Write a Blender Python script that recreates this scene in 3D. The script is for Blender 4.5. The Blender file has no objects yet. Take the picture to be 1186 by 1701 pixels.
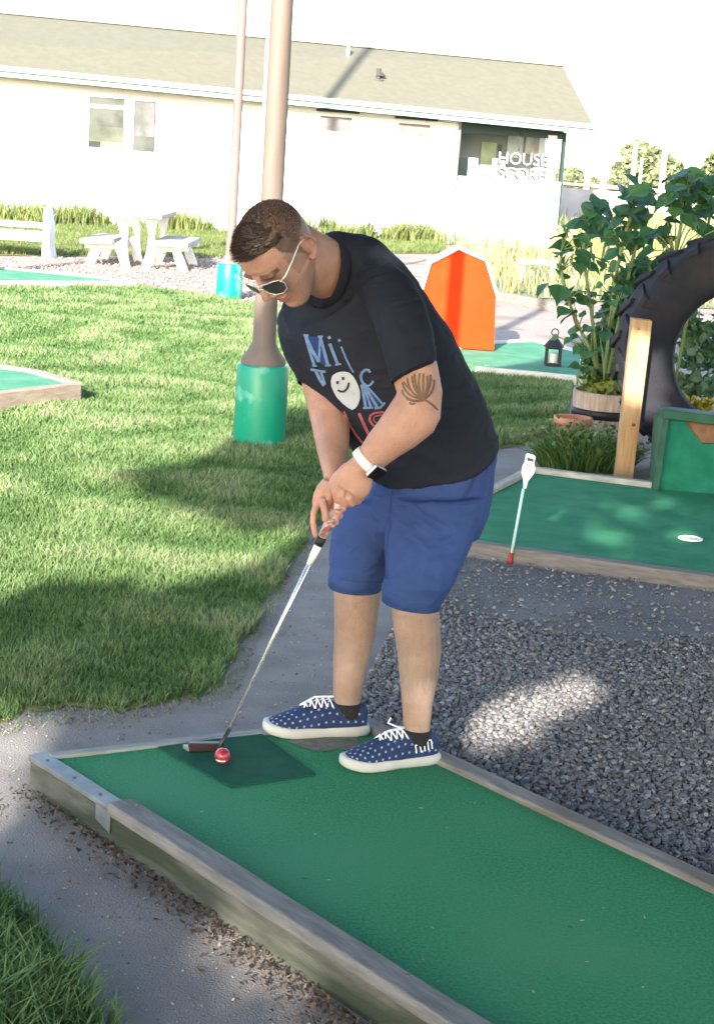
import bpy, bmesh, math, random
import numpy as np
from mathutils import Vector, Matrix, noise as mnoise
from mathutils.bvhtree import BVHTree
random.seed(7); RNG = np.random.default_rng(7)
R = math.radians
SC = bpy.context.scene; COL = SC.collection

# ------------------------------------------------------------------ camera, sky, sun, exposure
F = 2800.0; CX, CY = 593.0, 850.5; CAMZ = 1.7
PITCH = math.atan(589.0 / F); ROLL = R(3.72)
MC = (Matrix.Rotation(math.pi / 2 - PITCH, 3, 'X') @ Matrix.Rotation(ROLL, 3, 'Z'))
cd = bpy.data.cameras.new('camera'); cam = bpy.data.objects.new('camera', cd); COL.objects.link(cam)
cam.location = (0, 0, CAMZ); cam.rotation_euler = MC.to_euler()
cd.sensor_fit = 'VERTICAL'; cd.sensor_height = 24; cd.lens = 24 * F / 1701; cd.clip_end = 2000; cd.clip_start = .05
SC.camera = cam
SX, SY, SEL = -.244, -1.0, R(21)                    # direction towards the sun (behind the camera, a little left)
_n = math.hypot(SX, SY)
SUN = Vector((SX / _n * math.cos(SEL), SY / _n * math.cos(SEL), math.sin(SEL)))
w = bpy.data.worlds.new('World'); SC.world = w; w.use_nodes = True
nt = w.node_tree; bg = nt.nodes['Background']; sky = nt.nodes.new('ShaderNodeTexSky')
sky.sky_type = 'NISHITA'; sky.sun_disc = False; sky.sun_elevation = SEL; sky.sun_rotation = math.atan2(SX, SY)
sky.dust_density = 1.2; sky.air_density = 1.0
nt.links.new(sky.outputs[0], bg.inputs[0]); bg.inputs[1].default_value = .15
ld = bpy.data.lights.new('sun', 'SUN'); ld.energy = 4.2; ld.angle = R(.53); ld.color = (1, .92, .82)
lo = bpy.data.objects.new('sun', ld); COL.objects.link(lo); lo.rotation_euler = SUN.to_track_quat('Z', 'Y').to_euler()
SC.view_settings.view_transform = 'Standard'; SC.view_settings.look = 'None'
SC.view_settings.exposure = 2.2; SC.view_settings.gamma = 1

CAM = Vector((0, 0, CAMZ))
def ray(px, py): return MC @ Vector(((px - CX) / F, (CY - py) / F, -1.0))
def G(px, py, z=0.0):
    d = ray(px, py); return CAM + d * ((z - CAMZ) / d.z)
def D(px, py, Y):
    d = ray(px, py); return CAM + d * (Y / d.y)
def PX(p):
    v = MC.transposed() @ (Vector(p) - CAM); return (CX + F * v.x / -v.z, CY - F * v.y / -v.z)
def PLN(px, py, p0, n):
    d = ray(px, py); return CAM + d * ((Vector(p0) - CAM).dot(n) / d.dot(n))

# ------------------------------------------------------------------ materials
def _new(name):
    m = bpy.data.materials.new(name); m.use_nodes = True
    return m, m.node_tree, m.node_tree.nodes['Principled BSDF']
def mat(name, c1, c2=None, scale=8, rough=.8, bump=0, bscale=None, metal=0, spec=.4, stretch=(1, 1, 1), rot=0, detail=5, lo_=.35, hi=.65, c3=None, s3=2, sss=0, coat=0, c3lo=.5, c3hi=.62, fold=None):
    m, t, b = _new(name); N = t.nodes.new; L = t.links.new
    b.inputs['Roughness'].default_value = rough; b.inputs['Metallic'].default_value = metal
    b.inputs['Specular IOR Level'].default_value = spec
    if coat: b.inputs['Coat Weight'].default_value = coat
    if sss:
        b.inputs['Subsurface Weight'].default_value = sss; b.inputs['Subsurface Radius'].default_value = (1, .35, .2); b.inputs['Subsurface Scale'].default_value = .008
    b.inputs['Base Color'].default_value = (*c1, 1)
    tc = N('ShaderNodeTexCoord'); mp = N('ShaderNodeMapping'); L(tc.outputs['Object'], mp.inputs[0])
    mp.inputs['Scale'].default_value = stretch; mp.vector_type = 'TEXTURE' if False else 'POINT'
    mr = N('ShaderNodeMapping'); mr.inputs['Rotation'].default_value = (0, 0, rot); L(tc.outputs['Object'], mr.inputs[0]); L(mr.outputs[0], mp.inputs[0])
    if c2 is not None:
        n = N('ShaderNodeTexNoise'); n.inputs['Scale'].default_value = scale; n.inputs['Detail'].default_value = detail; L(mp.outputs[0], n.inputs['Vector'])
        r = N('ShaderNodeValToRGB'); r.color_ramp.elements[0].position = lo_; r.color_ramp.elements[1].position = hi
        r.color_ramp.elements[0].color = (*c1, 1); r.color_ramp.elements[1].color = (*c2, 1)
        L(n.outputs['Fac'], r.inputs[0]); out = r.outputs[0]
        if c3 is not None:
            n3 = N('ShaderNodeTexNoise'); n3.inputs['Scale'].default_value = s3; n3.inputs['Detail'].default_value = 3; L(mp.outputs[0], n3.inputs['Vector'])
            r3 = N('ShaderNodeValToRGB'); r3.color_ramp.elements[0].position = c3lo; r3.color_ramp.elements[1].position = c3hi; L(n3.outputs['Fac'], r3.inputs[0])
            mx = N('ShaderNodeMix'); mx.data_type = 'RGBA'; L(r3.outputs[0], mx.inputs['Factor']); L(out, mx.inputs['A']); mx.inputs['B'].default_value = (*c3, 1); out = mx.outputs['Result']
        L(out, b.inputs['Base Color'])
    if bump:
        n2 = N('ShaderNodeTexNoise'); n2.inputs['Scale'].default_value = bscale or scale * 4; n2.inputs['Detail'].default_value = 6; L(mp.outputs[0], n2.inputs['Vector'])
        bp = N('ShaderNodeBump'); bp.inputs['Strength'].default_value = 1; bp.inputs['Distance'].default_value = bump; L(n2.outputs['Fac'], bp.inputs['Height']); L(bp.outputs[0], b.inputs['Normal'])
        if fold:
            n4 = N('ShaderNodeTexNoise'); n4.inputs['Scale'].default_value = fold[1]; n4.inputs['Detail'].default_value = 2; n4.inputs['Distortion'].default_value = 1.2
            m4 = N('ShaderNodeMapping'); m4.inputs['Scale'].default_value = (1, 1, 1.8); m4.inputs['Rotation'].default_value = (.3, .7, 0); L(tc.outputs['Object'], m4.inputs[0]); L(m4.outputs[0], n4.inputs['Vector'])
            pw = N('ShaderNodeMath'); pw.operation = 'PINGPONG'; pw.inputs[1].default_value = .5; L(n4.outputs['Fac'], pw.inputs[0])
            b4 = N('ShaderNodeBump'); b4.inputs['Distance'].default_value = fold[0]; L(pw.outputs[0], b4.inputs['Height']); L(b4.outputs[0], bp.inputs['Normal'])
    return m
def mat_attr(name, rough=.7, spec=.3, bump=0, bscale=60, sss=0, trans=0, nscale=0, namt=.3):
    m, t, b = _new(name); N = t.nodes.new; L = t.links.new
    a = N('ShaderNodeAttribute'); a.attribute_name = 'tint'; out = a.outputs['Color']
    if nscale:
        n = N('ShaderNodeTexNoise'); n.inputs['Scale'].default_value = nscale; n.inputs['Detail'].default_value = 5
        tc = N('ShaderNodeTexCoord'); L(tc.outputs['Object'], n.inputs['Vector'])
        mr = N('ShaderNodeMapRange'); L(n.outputs['Fac'], mr.inputs[0]); mr.inputs[1].default_value = .3; mr.inputs[2].default_value = .7
        mr.inputs[3].default_value = 1 - namt; mr.inputs[4].default_value = 1 + namt
        vm = N('ShaderNodeVectorMath'); vm.operation = 'SCALE'; L(out, vm.inputs[0]); L(mr.outputs[0], vm.inputs['Scale']); out = vm.outputs[0]
    L(out, b.inputs['Base Color']); b.inputs['Roughness'].default_value = rough; b.inputs['Specular IOR Level'].default_value = spec
    if sss:
        b.inputs['Subsurface Weight'].default_value = sss; b.inputs['Subsurface Radius'].default_value = (1, .35, .2); b.inputs['Subsurface Scale'].default_value = .008
    if bump:
        n2 = N('ShaderNodeTexNoise'); n2.inputs['Scale'].default_value = bscale; tc = N('ShaderNodeTexCoord'); L(tc.outputs['Object'], n2.inputs['Vector'])
        bp = N('ShaderNodeBump'); bp.inputs['Distance'].default_value = bump; L(n2.outputs['Fac'], bp.inputs['Height']); L(bp.outputs[0], b.inputs['Normal'])
    if trans:
        tr = N('ShaderNodeBsdfTranslucent'); L(out, tr.inputs[0]); mx = N('ShaderNodeMixShader'); mx.inputs[0].default_value = trans
        L(b.outputs[0], mx.inputs[1]); L(tr.outputs[0], mx.inputs[2]); L(mx.outputs[0], t.nodes['Material Output'].inputs[0])
    return m

# ------------------------------------------------------------------ mesh helpers (all geometry in world coordinates, pivots set at the end)
class MB:
    def __init__(s): s.v = []; s.f = []; s.c = []
    def add(s, vs, fs, col=None):
        o = len(s.v); s.v += [tuple(v) for v in vs]; s.f += [tuple(i + o for i in f) for f in fs]
        if col is not None: s.c += [col] * len(vs)
        return s
    def box(s, c, ax, ay, az):
        c, ax, ay, az = map(Vector, (c, ax, ay, az)); V = []
        for i in (-1, 1):
            for j in (-1, 1):
                for k in (-1, 1): V.append(c + ax * i + ay * j + az * k)
        return s.add(V, [(0, 1, 3, 2), (4, 6, 7, 5), (0, 4, 5, 1), (2, 3, 7, 6), (0, 2, 6, 4), (1, 5, 7, 3)])
    def prism(s, poly, off):
        n = len(poly); off = Vector(off); V = [Vector(p) for p in poly]; V += [p + off for p in V]
        return s.add(V, [tuple(range(n))[::-1], tuple(range(n, 2 * n))] + [(i, (i + 1) % n, (i + 1) % n + n, i + n) for i in range(n)])
    def loft(s, secs, n=20, p=2.0, caps=True):
        """secs: (centre, half-width vector, half-thickness)"""
        V = []; m = len(secs); C = [Vector(q[0]) for q in secs]
        for i, sec in enumerate(secs):
            a, b = sec[1], sec[2]
            c = C[i]; a = Vector(a); t = Vector((0, 0, -1)) if len(sec) > 3 else (C[min(i + 1, m - 1)] - C[max(i - 1, 0)]).normalized()
            bv = a.cross(t); bv = bv.normalized() * b if bv.length > 1e-9 else Vector((0, b, 0))
            for k in range(n):
                th = 2 * math.pi * k / n; cs, sn = math.cos(th), math.sin(th)
                V.append(c + a * (math.copysign(abs(cs) ** (2 / p), cs)) + bv * (math.copysign(abs(sn) ** (2 / p), sn)))
        Fc = [(i * n + k, i * n + (k + 1) % n, (i + 1) * n + (k + 1) % n, (i + 1) * n + k) for i in range(m - 1) for k in range(n)]
        if caps: Fc += [tuple(range(n))[::-1], tuple((m - 1) * n + k for k in range(n))]
        return s.add(V, Fc)
    def tube(s, pts, r, n=10, caps=True):
        pts = [Vector(p) for p in pts]; rs = r if isinstance(r, (list, tuple)) else [r] * len(pts)
        up = Vector((0.13, 1, .07)).normalized(); secs = []
        for i, p in enumerate(pts):
            t = (pts[min(i + 1, len(pts) - 1)] - pts[max(i - 1, 0)]).normalized(); a = t.cross(up)
            if a.length < .05: a = t.cross(Vector((1, 0, 0)))
            secs.append((p, a.normalized() * rs[i], rs[i]))
        return s.loft(secs, n=n, caps=caps)
    def ball(s, c, rx, ry=None, rz=None, M=None, n=12, m=8):
        ry = rx if ry is None else ry; rz = rx if rz is None else rz; c = Vector(c); M = M or Matrix.Identity(3); V = []
        for i in range(1, m):
            ph = math.pi * i / m
            for k in range(n):
                th = 2 * math.pi * k / n
                V.append(c + M @ Vector((rx * math.sin(ph) * math.cos(th), ry * math.sin(ph) * math.sin(th), rz * math.cos(ph))))
        V += [c + M @ Vector((0, 0, rz)), c + M @ Vector((0, 0, -rz))]; T = len(V) - 2
        Fc = [(i * n + k, (i + 1) * n + k, (i + 1) * n + (k + 1) % n, i * n + (k + 1) % n) for i in range(m - 2) for k in range(n)]
        Fc += [(T, k, (k + 1) % n) for k in range(n)] + [(T + 1, (m - 2) * n + (k + 1) % n, (m - 2) * n + k) for k in range(n)]
        return s.add(V, Fc)
    def cyl(s, c, r0, r1, h, n=24, ax=(0, 0, 1)):
        c = Vector(c); ax = Vector(ax).normalized(); return s.tube([c, c + ax * h], [r0, r1], n=n)
    def lathe(s, c, prof, n=32):
        c = Vector(c); V = [c + Vector((r * math.cos(2 * math.pi * k / n), r * math.sin(2 * math.pi * k / n), z)) for r, z in prof for k in range(n)]
        m = len(prof)
        return s.add(V, [(i * n + k, i * n + (k + 1) % n, (i + 1) * n + (k + 1) % n, (i + 1) * n + k) for i in range(m - 1) for k in range(n)])
    def build(s, name, m, parent=None, smooth=False, bevel=0, fix=True):
        me = bpy.data.meshes.new(name); me.from_pydata(s.v, [], s.f); me.update()
        if fix:
            b = bmesh.new(); b.from_mesh(me); bmesh.ops.recalc_face_normals(b, faces=b.faces); b.to_mesh(me); b.free()
        if s.c and len(s.c) == len(s.v): paint(me, s.c)
        return link(name, me, m, parent, smooth, bevel)
def paint(me, cols):
    a = me.color_attributes.new('tint', 'FLOAT_COLOR', 'POINT'); arr = np.ones((len(me.vertices), 4), dtype=np.float32)
    arr[:, :3] = np.asarray(cols, dtype=np.float32)[:, :3]; a.data.foreach_set('color', arr.ravel())
def link(name, me, m, parent=None, smooth=False, bevel=0):
    o = bpy.data.objects.new(name, me); COL.objects.link(o)
    for q in (m if isinstance(m, (list, tuple)) else [m]): me.materials.append(q)
    if smooth: me.polygons.foreach_set('use_smooth', [True] * len(me.polygons))
    if parent is not None: o.parent = parent
    if bevel:
        bv = o.modifiers.new('bevel', 'BEVEL'); bv.width = bevel; bv.segments = 2; bv.limit_method = 'ANGLE'
    return o
def tag(o, label=None, cat=None, group=None, kind=None):
    if label: o['label'] = label
    if cat: o['category'] = cat
    if group: o['group'] = group
    if kind: o['kind'] = kind
    return o
def thing(name, label, cat, group=None):
    o = bpy.data.objects.new(name, None); COL.objects.link(o); o.empty_display_size = .2
    return tag(o, label, cat, group)
def raw(name, V, Fq, cols=None, m=None, parent=None, smooth=False):
    """V (n,3) array, Fq list of equal-size index arrays"""
    me = bpy.data.meshes.new(name); me.vertices.add(len(V)); me.vertices.foreach_set('co', np.asarray(V, dtype=np.float32).ravel())
    tot = sum(f.size for f in Fq); me.loops.add(tot); me.loops.foreach_set('vertex_index', np.concatenate([f.ravel() for f in Fq]).astype(np.int32))
    sizes = np.concatenate([np.full(len(f), f.shape[1]) for f in Fq]); me.polygons.add(len(sizes))
    me.polygons.foreach_set('loop_start', (np.cumsum(sizes) - sizes).astype(np.int32)); me.update(calc_edges=True); me.validate()
    if cols is not None: paint(me, cols)
    return link(name, me, m, parent, smooth)
def sheet(name, pts, z, m, kind='structure', px=True, parent=None):
    P = [G(x, y, z) if px else Vector((x, y, z)) for x, y in pts]
    o = MB().add(P, [tuple(range(len(P)))]).build(name, m, parent); me = o.data
    b = bmesh.new(); b.from_mesh(me); bmesh.ops.triangulate(b, faces=b.faces)
    for f in b.faces:
        if f.normal.z < 0: f.normal_flip()
    b.to_mesh(me); b.free()
    if kind: o['kind'] = kind
    return o
def remesh(mb, name, m, vox, parent=None, iters=3, disp=None, smooth_f=.5, blobs=0):
    o = mb.build(name, m, parent, fix=True)
    r = o.modifiers.new('r', 'REMESH'); r.mode = 'VOXEL'; r.voxel_size = vox
    s = o.modifiers.new('s', 'SMOOTH'); s.factor = smooth_f; s.iterations = iters
    if disp:
        for (st, sz, nm) in disp:
            tx = bpy.data.textures.new(nm, 'CLOUDS'); tx.noise_scale = sz; tx.noise_depth = 2
            d = o.modifiers.new('d', 'DISPLACE'); d.texture = tx; d.strength = st; d.mid_level = .5; d.texture_coords = 'GLOBAL'
    dg = bpy.context.evaluated_depsgraph_get(); me = bpy.data.meshes.new_from_object(o.evaluated_get(dg)); o.modifiers.clear(); o.data = me
    me.polygons.foreach_set('use_smooth', [True] * len(me.polygons))
    if not me.materials: me.materials.append(m)
    return o
def inpoly(X, Y, poly):
    ins = np.zeros(X.shape, bool); n = len(poly)
    for i in range(n):
        x1, y1 = poly[i][0], poly[i][1]; x2, y2 = poly[(i + 1) % n][0], poly[(i + 1) % n][1]
        c = ((y1 > Y) != (y2 > Y)); xi = (x2 - x1) * (Y - y1) / ((y2 - y1) if y2 != y1 else 1e-9) + x1
        ins ^= c & (X < xi)
    return ins
def pts_in(poly, n):
    P = np.array([(p[0], p[1]) for p in poly]); lo_, hi = P.min(0), P.max(0)
    X = RNG.uniform(lo_[0], hi[0], n); Y = RNG.uniform(lo_[1], hi[1], n); k = inpoly(X, Y, poly); return X[k], Y[k]
def GP(pts, z=0): return [G(x, y, z) for x, y in pts]
def vnoise(X, Y, s, seed=0):
    return np.array([mnoise.noise(Vector((x * s, y * s, seed))) for x, y in zip(X, Y)])

def grass(name, label, poly, dens, h, wd, near=6.0, fall=2.2, z=.006, cols=None, cat='grass', lean=.6, seed=0, cut=None):
    P = np.array([(p[0], p[1]) for p in poly]); area = (P[:, 0].max() - P[:, 0].min()) * (P[:, 1].max() - P[:, 1].min())
    X, Y = pts_in(poly, int(area * dens)); keep = RNG.random(len(X)) < np.minimum(1, (near / np.maximum(Y, .5)) ** fall)
    # a little beyond the picture's edge only
    keep &= (np.abs(X) < .27 * np.abs(Y) + 1.2)
    X, Y = X[keep], Y[keep]
    if cut is not None:
        k = ~inpoly(X, Y, cut); X, Y = X[k], Y[k]
    n = len(X); sc = np.maximum(1, (np.maximum(Y, .5) / near)) ** 1.0
    cl = np.clip(vnoise(X, Y, 2.3, seed) * 1.2 + .5, 0, 1); cl2 = np.clip(vnoise(X, Y, 9, seed + 5) * 1.2 + .5, 0, 1)
    H = h * (.55 + .6 * RNG.random(n)) * (.65 + .7 * cl) * sc ** .35; W = wd * (.7 + .6 * RNG.random(n)) * sc
    th = RNG.uniform(0, 2 * np.pi, n); la = RNG.uniform(0, 2 * np.pi, n) ; le = lean * H * (.3 + RNG.random(n))
    dx, dy = np.cos(th) * W / 2, np.sin(th) * W / 2; lx, ly = np.cos(la) * le, np.sin(la) * le
    V = np.zeros((n, 5, 3)); V[:, 0] = np.stack([X - dx, Y - dy, np.full(n, z)], 1); V[:, 1] = np.stack([X + dx, Y + dy, np.full(n, z)], 1)
    V[:, 2] = np.stack([X + dx * .8 + lx * .35, Y + dy * .8 + ly * .35, z + H * .6], 1); V[:, 3] = np.stack([X - dx * .8 + lx * .35, Y - dy * .8 + ly * .35, z + H * .6], 1)
    V[:, 4] = np.stack([X + lx, Y + ly, z + H], 1)
    i0 = (np.arange(n) * 5)[:, None]; Fq = [i0 + np.array([[0, 1, 2, 3]]), i0 + np.array([[3, 2, 4]])]
    c = np.array(cols); t = np.clip(cl * .55 + cl2 * .25 + RNG.random(n) * .35 - .08, 0, .999) * (len(c) - 1); k = t.astype(int); fr = (t - k)[:, None]
    C = c[k] * (1 - fr) + c[np.minimum(k + 1, len(c) - 1)] * fr; C *= (.8 + .4 * RNG.random((n, 1)))
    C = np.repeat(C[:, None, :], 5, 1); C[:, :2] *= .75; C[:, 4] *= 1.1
    o = raw(name, V.reshape(-1, 3), Fq, C.reshape(-1, 3), M_GRASS); return tag(o, label, cat, kind='stuff')

def leaves(name, C, size, m, parent, cols, nrm=None, elong=1.6):
    """C (n,3) leaf centres -> bent diamond leaves"""
    C = np.asarray(C); n = len(C); a = RNG.normal(size=(n, 3)); a /= np.linalg.norm(a, axis=1, keepdims=True)
    b = RNG.normal(size=(n, 3)); b -= a * (a * b).sum(1, keepdims=True); b /= np.linalg.norm(b, axis=1, keepdims=True); nn = np.cross(a, b)
    s = (size * RNG.uniform(.6, 1.3, n))[:, None]; V = np.zeros((n, 6, 3))
    V[:, 0] = C - a * s * elong / 2; V[:, 1] = C - a * s * .15 + b * s * .5 + nn * s * .15; V[:, 2] = C + a * s * .3 + b * s * .38 + nn * s * .1
    V[:, 3] = C + a * s * elong / 2; V[:, 4] = C + a * s * .3 - b * s * .38 + nn * s * .1; V[:, 5] = C - a * s * .15 - b * s * .5 + nn * s * .15
    i0 = (np.arange(n) * 6)[:, None]; c = np.array(cols); k = RNG.integers(0, len(c), n); Cc = c[k] * RNG.uniform(.75, 1.25, (n, 1))
    return raw(name, V.reshape(-1, 3), [i0 + np.array([[0, 1, 2, 3]]), i0 + np.array([[0, 3, 4, 5]])], np.repeat(Cc, 6, 0), m, parent)

M_GRASS = mat_attr('grass_blade', .65, .25, trans=.3)
M_LEAF = mat_attr('leaf', .5, .4, trans=.25)
GC_LIT = [(.050, .105, .030), (.085, .160, .048), (.135, .215, .075), (.20, .27, .115), (.31, .33, .19)]

#SECTION ground
M_ground = mat('pale_gravel_ground', (.27, .205, .17), (.35, .28, .24), 30, .95, .01, 60, c3=(.22, .175, .145), s3=1.2)
M_path = mat('asphalt', (.185, .170, .160), (.25, .23, .215), 5, .9, .006, 160, detail=9, c3=(.26, .22, .185), s3=1.3, c3lo=.54, c3hi=.72)
M_soil = mat('lawn_soil', (.10, .12, .035), (.17, .19, .06), 9, .95, .01, 50)
M_gravbed = mat('gravel_bed', (.10, .096, .096), (.17, .163, .158), 60, .95, .008, 150, c3=(.23, .21, .195), s3=1.0, c3lo=.45, c3hi=.65)
M_meadow = mat('meadow_soil', (.12, .15, .05), (.22, .22, .10), 3, .95, .02, 20)
sheet('ground', [(-300, -60), (300, -60), (300, 400), (-300, 400)], 0, M_ground, px=False)
path = sheet('path', [(-700, 1080), (300, 1000), (480, 700), (960, 690), (1010, 780), (1500, 820), (1700, 2600), (-900, 2600)], .004, M_path)
LAWN = [(-600, 1235), (-200, 1215), (0, 1205), (45, 1178), (75, 1186), (110, 1172), (150, 1176), (205, 1182), (260, 1166), (320, 1160), (368, 1150), (372, 1120), (392, 1095), (398, 1066), (425, 1040), (440, 1000), (470, 975), (486, 935), (512, 905), (516, 880),
        (545, 862), (560, 825), (650, 790), (800, 750), (860, 742), (925, 716), (948, 690), (950, 636), (880, 624), (790, 614), (700, 590), (560, 530), (420, 506), (340, 494), (225, 476), (0, 478), (-500, 470)]
def ragged(P_, amp=7):
    out = []
    for i in range(len(P_)):
        a, b = P_[i], P_[(i + 1) % len(P_)]; L_ = math.hypot(b[0] - a[0], b[1] - a[1]); n_ = max(1, int(L_ / 14)) if L_ < 400 else 1
        for k in range(n_):
            x, y = a[0] + (b[0] - a[0]) * k / n_, a[1] + (b[1] - a[1]) * k / n_; q = amp * (max(.15, (y - 440) / 700)); out.append((x + mnoise.noise(Vector((x * .03, y * .03, 1))) * q * 2, y + mnoise.noise(Vector((x * .04, y * .04, 7))) * q * 1.6))
    return out
LAWN_G = ragged(LAWN, 15)
sheet('lawn', ragged(LAWN, 8), .008, M_soil)
grass('grass', 'sunlit mown grass of the lawn beside the path', GP(LAWN_G), 20000, .036, .0040, near=5.6, fall=1.95, cols=GC_LIT, seed=1)
LAWN2 = [(-400, 1440), (-20, 1462), (15, 1500), (60, 1535), (85, 1580), (130, 1625), (150, 1680), (210, 1740), (240, 2100), (-500, 2100)]
sheet('lawn_corner', LAWN2, .008, M_soil)
grass('tall_grass', 'longer green grass in the near corner below the path', GP(LAWN2), 9000, .085, .005, near=4, cols=GC_LIT[:4], seed=3, lean=1.0)
LAWN3 = [(-700, 428), (0, 424), (380, 430), (560, 420), (740, 422), (740, 408), (543, 397), (0, 368), (-700, 330)]
sheet('lawn_far', LAWN3, .008, M_meadow)
grass('far_grass', 'yellow green grass strip in front of the white building', GP(LAWN3), 900, .09, .012, near=30, cols=[(.08, .13, .035), (.13, .17, .055), (.19, .22, .09)], seed=4)
MEADOW = [(755, 410), (925, 416), (1300, 392), (1500, 420), (1300, 520), (960, 498), (826, 492), (800, 470), (752, 425)]
sheet('meadow', MEADOW, .012, M_meadow)

BED = [(590, 1190), (606, 1140), (640, 1070), (690, 1000), (760, 925), (1186, 985), (1700, 1060), (1700, 1700), (1186, 1464), (726, 1252)]
sheet('gravel_bed', BED, .010, M_gravbed)
def stones(name, label, poly, n, smin, smax, cols, dens_fn=None, z=.012):
    X, Y = pts_in(poly, n)
    if dens_fn is not None:
        k = RNG.random(len(X)) < dens_fn(X, Y); X, Y = X[k], Y[k]
    n = len(X); b = bmesh.new(); bmesh.ops.create_icosphere(b, subdivisions=1, radius=1); T = np.array([v.co[:] for v in b.verts]); Fi = np.array([[v.index for v in f.verts] for f in b.faces]); b.free()
    V = np.repeat(T[None], n, 0) * RNG.uniform(.75, 1.2, (n, len(T), 1)); s = (RNG.uniform(0, 1, n) ** 1.8 * (smax - smin) + smin)
    V = V * np.stack([np.ones(n), RNG.uniform(.6, 1, n), RNG.uniform(.4, .75, n)], 1)[:, None] * s[:, None, None]
    th = RNG.uniform(0, 6.28, n); c, s_ = np.cos(th), np.sin(th); x = V[..., 0] * c[:, None] - V[..., 1] * s_[:, None]; y = V[..., 0] * s_[:, None] + V[..., 1] * c[:, None]
    tl = RNG.normal(0, .35, n); zz = V[..., 2] + x * tl[:, None]
    V = np.stack([x + X[:, None], y + Y[:, None], zz + z + s[:, None] * RNG.uniform(.05, .7, n)[:, None]], -1)
    C = np.array(cols)[RNG.integers(0, len(cols), n)] * RNG.uniform(.7, 1.35, (n, 1))
    o = raw(name, V.reshape(-1, 3), [(np.arange(n)[:, None, None] * len(T) + Fi[None]).reshape(-1, 3)], np.repeat(C, len(T), 0), M_STONE)
    return tag(o, label, 'gravel', kind='stuff')
M_STONE = mat_attr('stone', .8, .4, bump=.002, bscale=120)
def gd(X, Y):
    q = np.array([PX((x, y, 0))[1] for x, y in zip(X, Y)]); qx = np.array([PX((x, y, 0))[0] for x, y in zip(X, Y)])
    e = 1000 + (qx - 700) * .12; nz = vnoise(X, Y, 2.5, 9)
    return np.clip((q - e) / 90 + .15 + nz * .6, .06, 1)
stones('gravel', 'grey crushed stone gravel beside the near putting lane', GP(BED), 120000, .004, .0125,
       [(.10, .10, .105), (.135, .133, .14), (.17, .165, .165), (.22, .215, .21), (.18, .15, .13), (.115, .118, .13), (.13, .128, .135), (.22, .215, .205)], gd)
stones('far_gravel', 'pinkish gravel around the picnic table and bench', GP([(-60, 478), (220, 470), (420, 505), (560, 525), (640, 440), (400, 428), (-60, 430)]), 12000, .01, .026, [(.30, .235, .20), (.33, .26, .225), (.27, .21, .18), (.36, .29, .255)])
BAND = [(-100, 1250), (0, 1228), (110, 1208), (205, 1206), (320, 1182), (392, 1160), (420, 1090), (462, 1010), (505, 940), (545, 875), (520, 890), (470, 965), (425, 1030), (385, 1090), (355, 1138), (205, 1168), (110, 1160), (0, 1180), (-100, 1200)]
stones('soil_crumbs', 'brown soil crumbs and clippings along the lawn edge', GP(BAND), 9000, .0015, .006, [(.16, .12, .09), (.22, .17, .12), (.10, .08, .06), (.28, .23, .17)], z=.004)
grass('edge_grass', 'sparse short blades straying over the edge of the path', GP(BAND), 2600, .022, .003, near=5.6, cols=GC_LIT[1:], seed=11, lean=1.6)
stones('path_grit', 'fine grit scattered over the asphalt path', GP([(-100, 1200), (380, 1160), (480, 930), (620, 900), (600, 1190), (40, 1250), (560, 1740), (150, 1760), (60, 1540), (-100, 1440)]), 5000, .0015, .005, [(.2, .19, .18), (.3, .28, .25), (.12, .1, .09), (.35, .3, .24)], z=.004)

#SECTION near lane
M_carpet = mat('green_carpet', (.024, .170, .072), (.050, .240, .112), 120, .95, .004, 260, spec=.15, detail=10, c3=(.055, .225, .115), s3=1.7, c3lo=.46, c3hi=.72)
M_mat = mat('dark_green_mat', (.008, .070, .042), (.012, .088, .054), 14, .95, .003, 300, spec=.15)
M_carpet_far = mat('pale_green_carpet', (.06, .22, .13), (.1, .28, .17), 5, .95, .004, 120, spec=.15)
def wood(name, c1, c2, rot, **k): return mat(name, c1, c2, 9, .88, .003, 40, stretch=(1, 6, 6), rot=rot, detail=8, **k)
ZL = .10
A0 = G(50, 1257, ZL); A1 = G(735, 1701, ZL); B0 = G(603, 1194, ZL); B1 = G(1186, 1463, ZL)
dl = (A1 - A0).normalized(); dr = (B1 - B0).normalized(); db = (B0 - A0).normalized()
AE = A0 + dl * 4.6; BE = B0 + dr * 4.6
nl = Vector((-dl.y, dl.x, 0)); nl = nl if nl.dot(B0 - A0) > 0 else -nl
nr = Vector((-dr.y, dr.x, 0)); nr = nr if nr.dot(A0 - B0) > 0 else -nr
nb = Vector((-db.y, db.x, 0)); nb = nb if nb.dot(A1 - A0) > 0 else -nb
lane = thing('putting_lane', 'long green carpeted putting lane the man stands on, edged with weathered boards', 'putting green', 'mini golf putting greens')
WR = .055
z1 = Vector((0, 0, 1))
rotl = math.atan2(dl.y, dl.x); rotr = math.atan2(dr.y, dr.x); rotb = math.atan2(db.y, db.x)
Wl = wood('weathered_board', (.12, .12, .117), (.185, .183, .178), -rotl, c3=(.085, .09, .07), s3=1.3, c3lo=.55, c3hi=.75)
Wr = wood('grey_board', (.13, .125, .118), (.21, .20, .185), -rotr, c3=(.13, .11, .09), s3=2)
Wb = wood('back_board', (.20, .21, .20), (.28, .29, .27), -rotb)
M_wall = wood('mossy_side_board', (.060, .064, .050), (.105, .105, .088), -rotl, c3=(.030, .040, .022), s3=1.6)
M_metal = mat('galvanised_strip', (.14, .155, .16), (.22, .235, .24), 12, .5, .001, 60, metal=.4)
car = MB().prism([A0 + nl * .03 + nb * .03 - z1 * .02, B0 + nr * .03 + nb * .03 - z1 * .02, BE + nr * .03 - z1 * .02, AE + nl * .03 - z1 * .02], (0, 0, .02))
carpet = car.build('carpet', M_carpet, lane)
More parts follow.
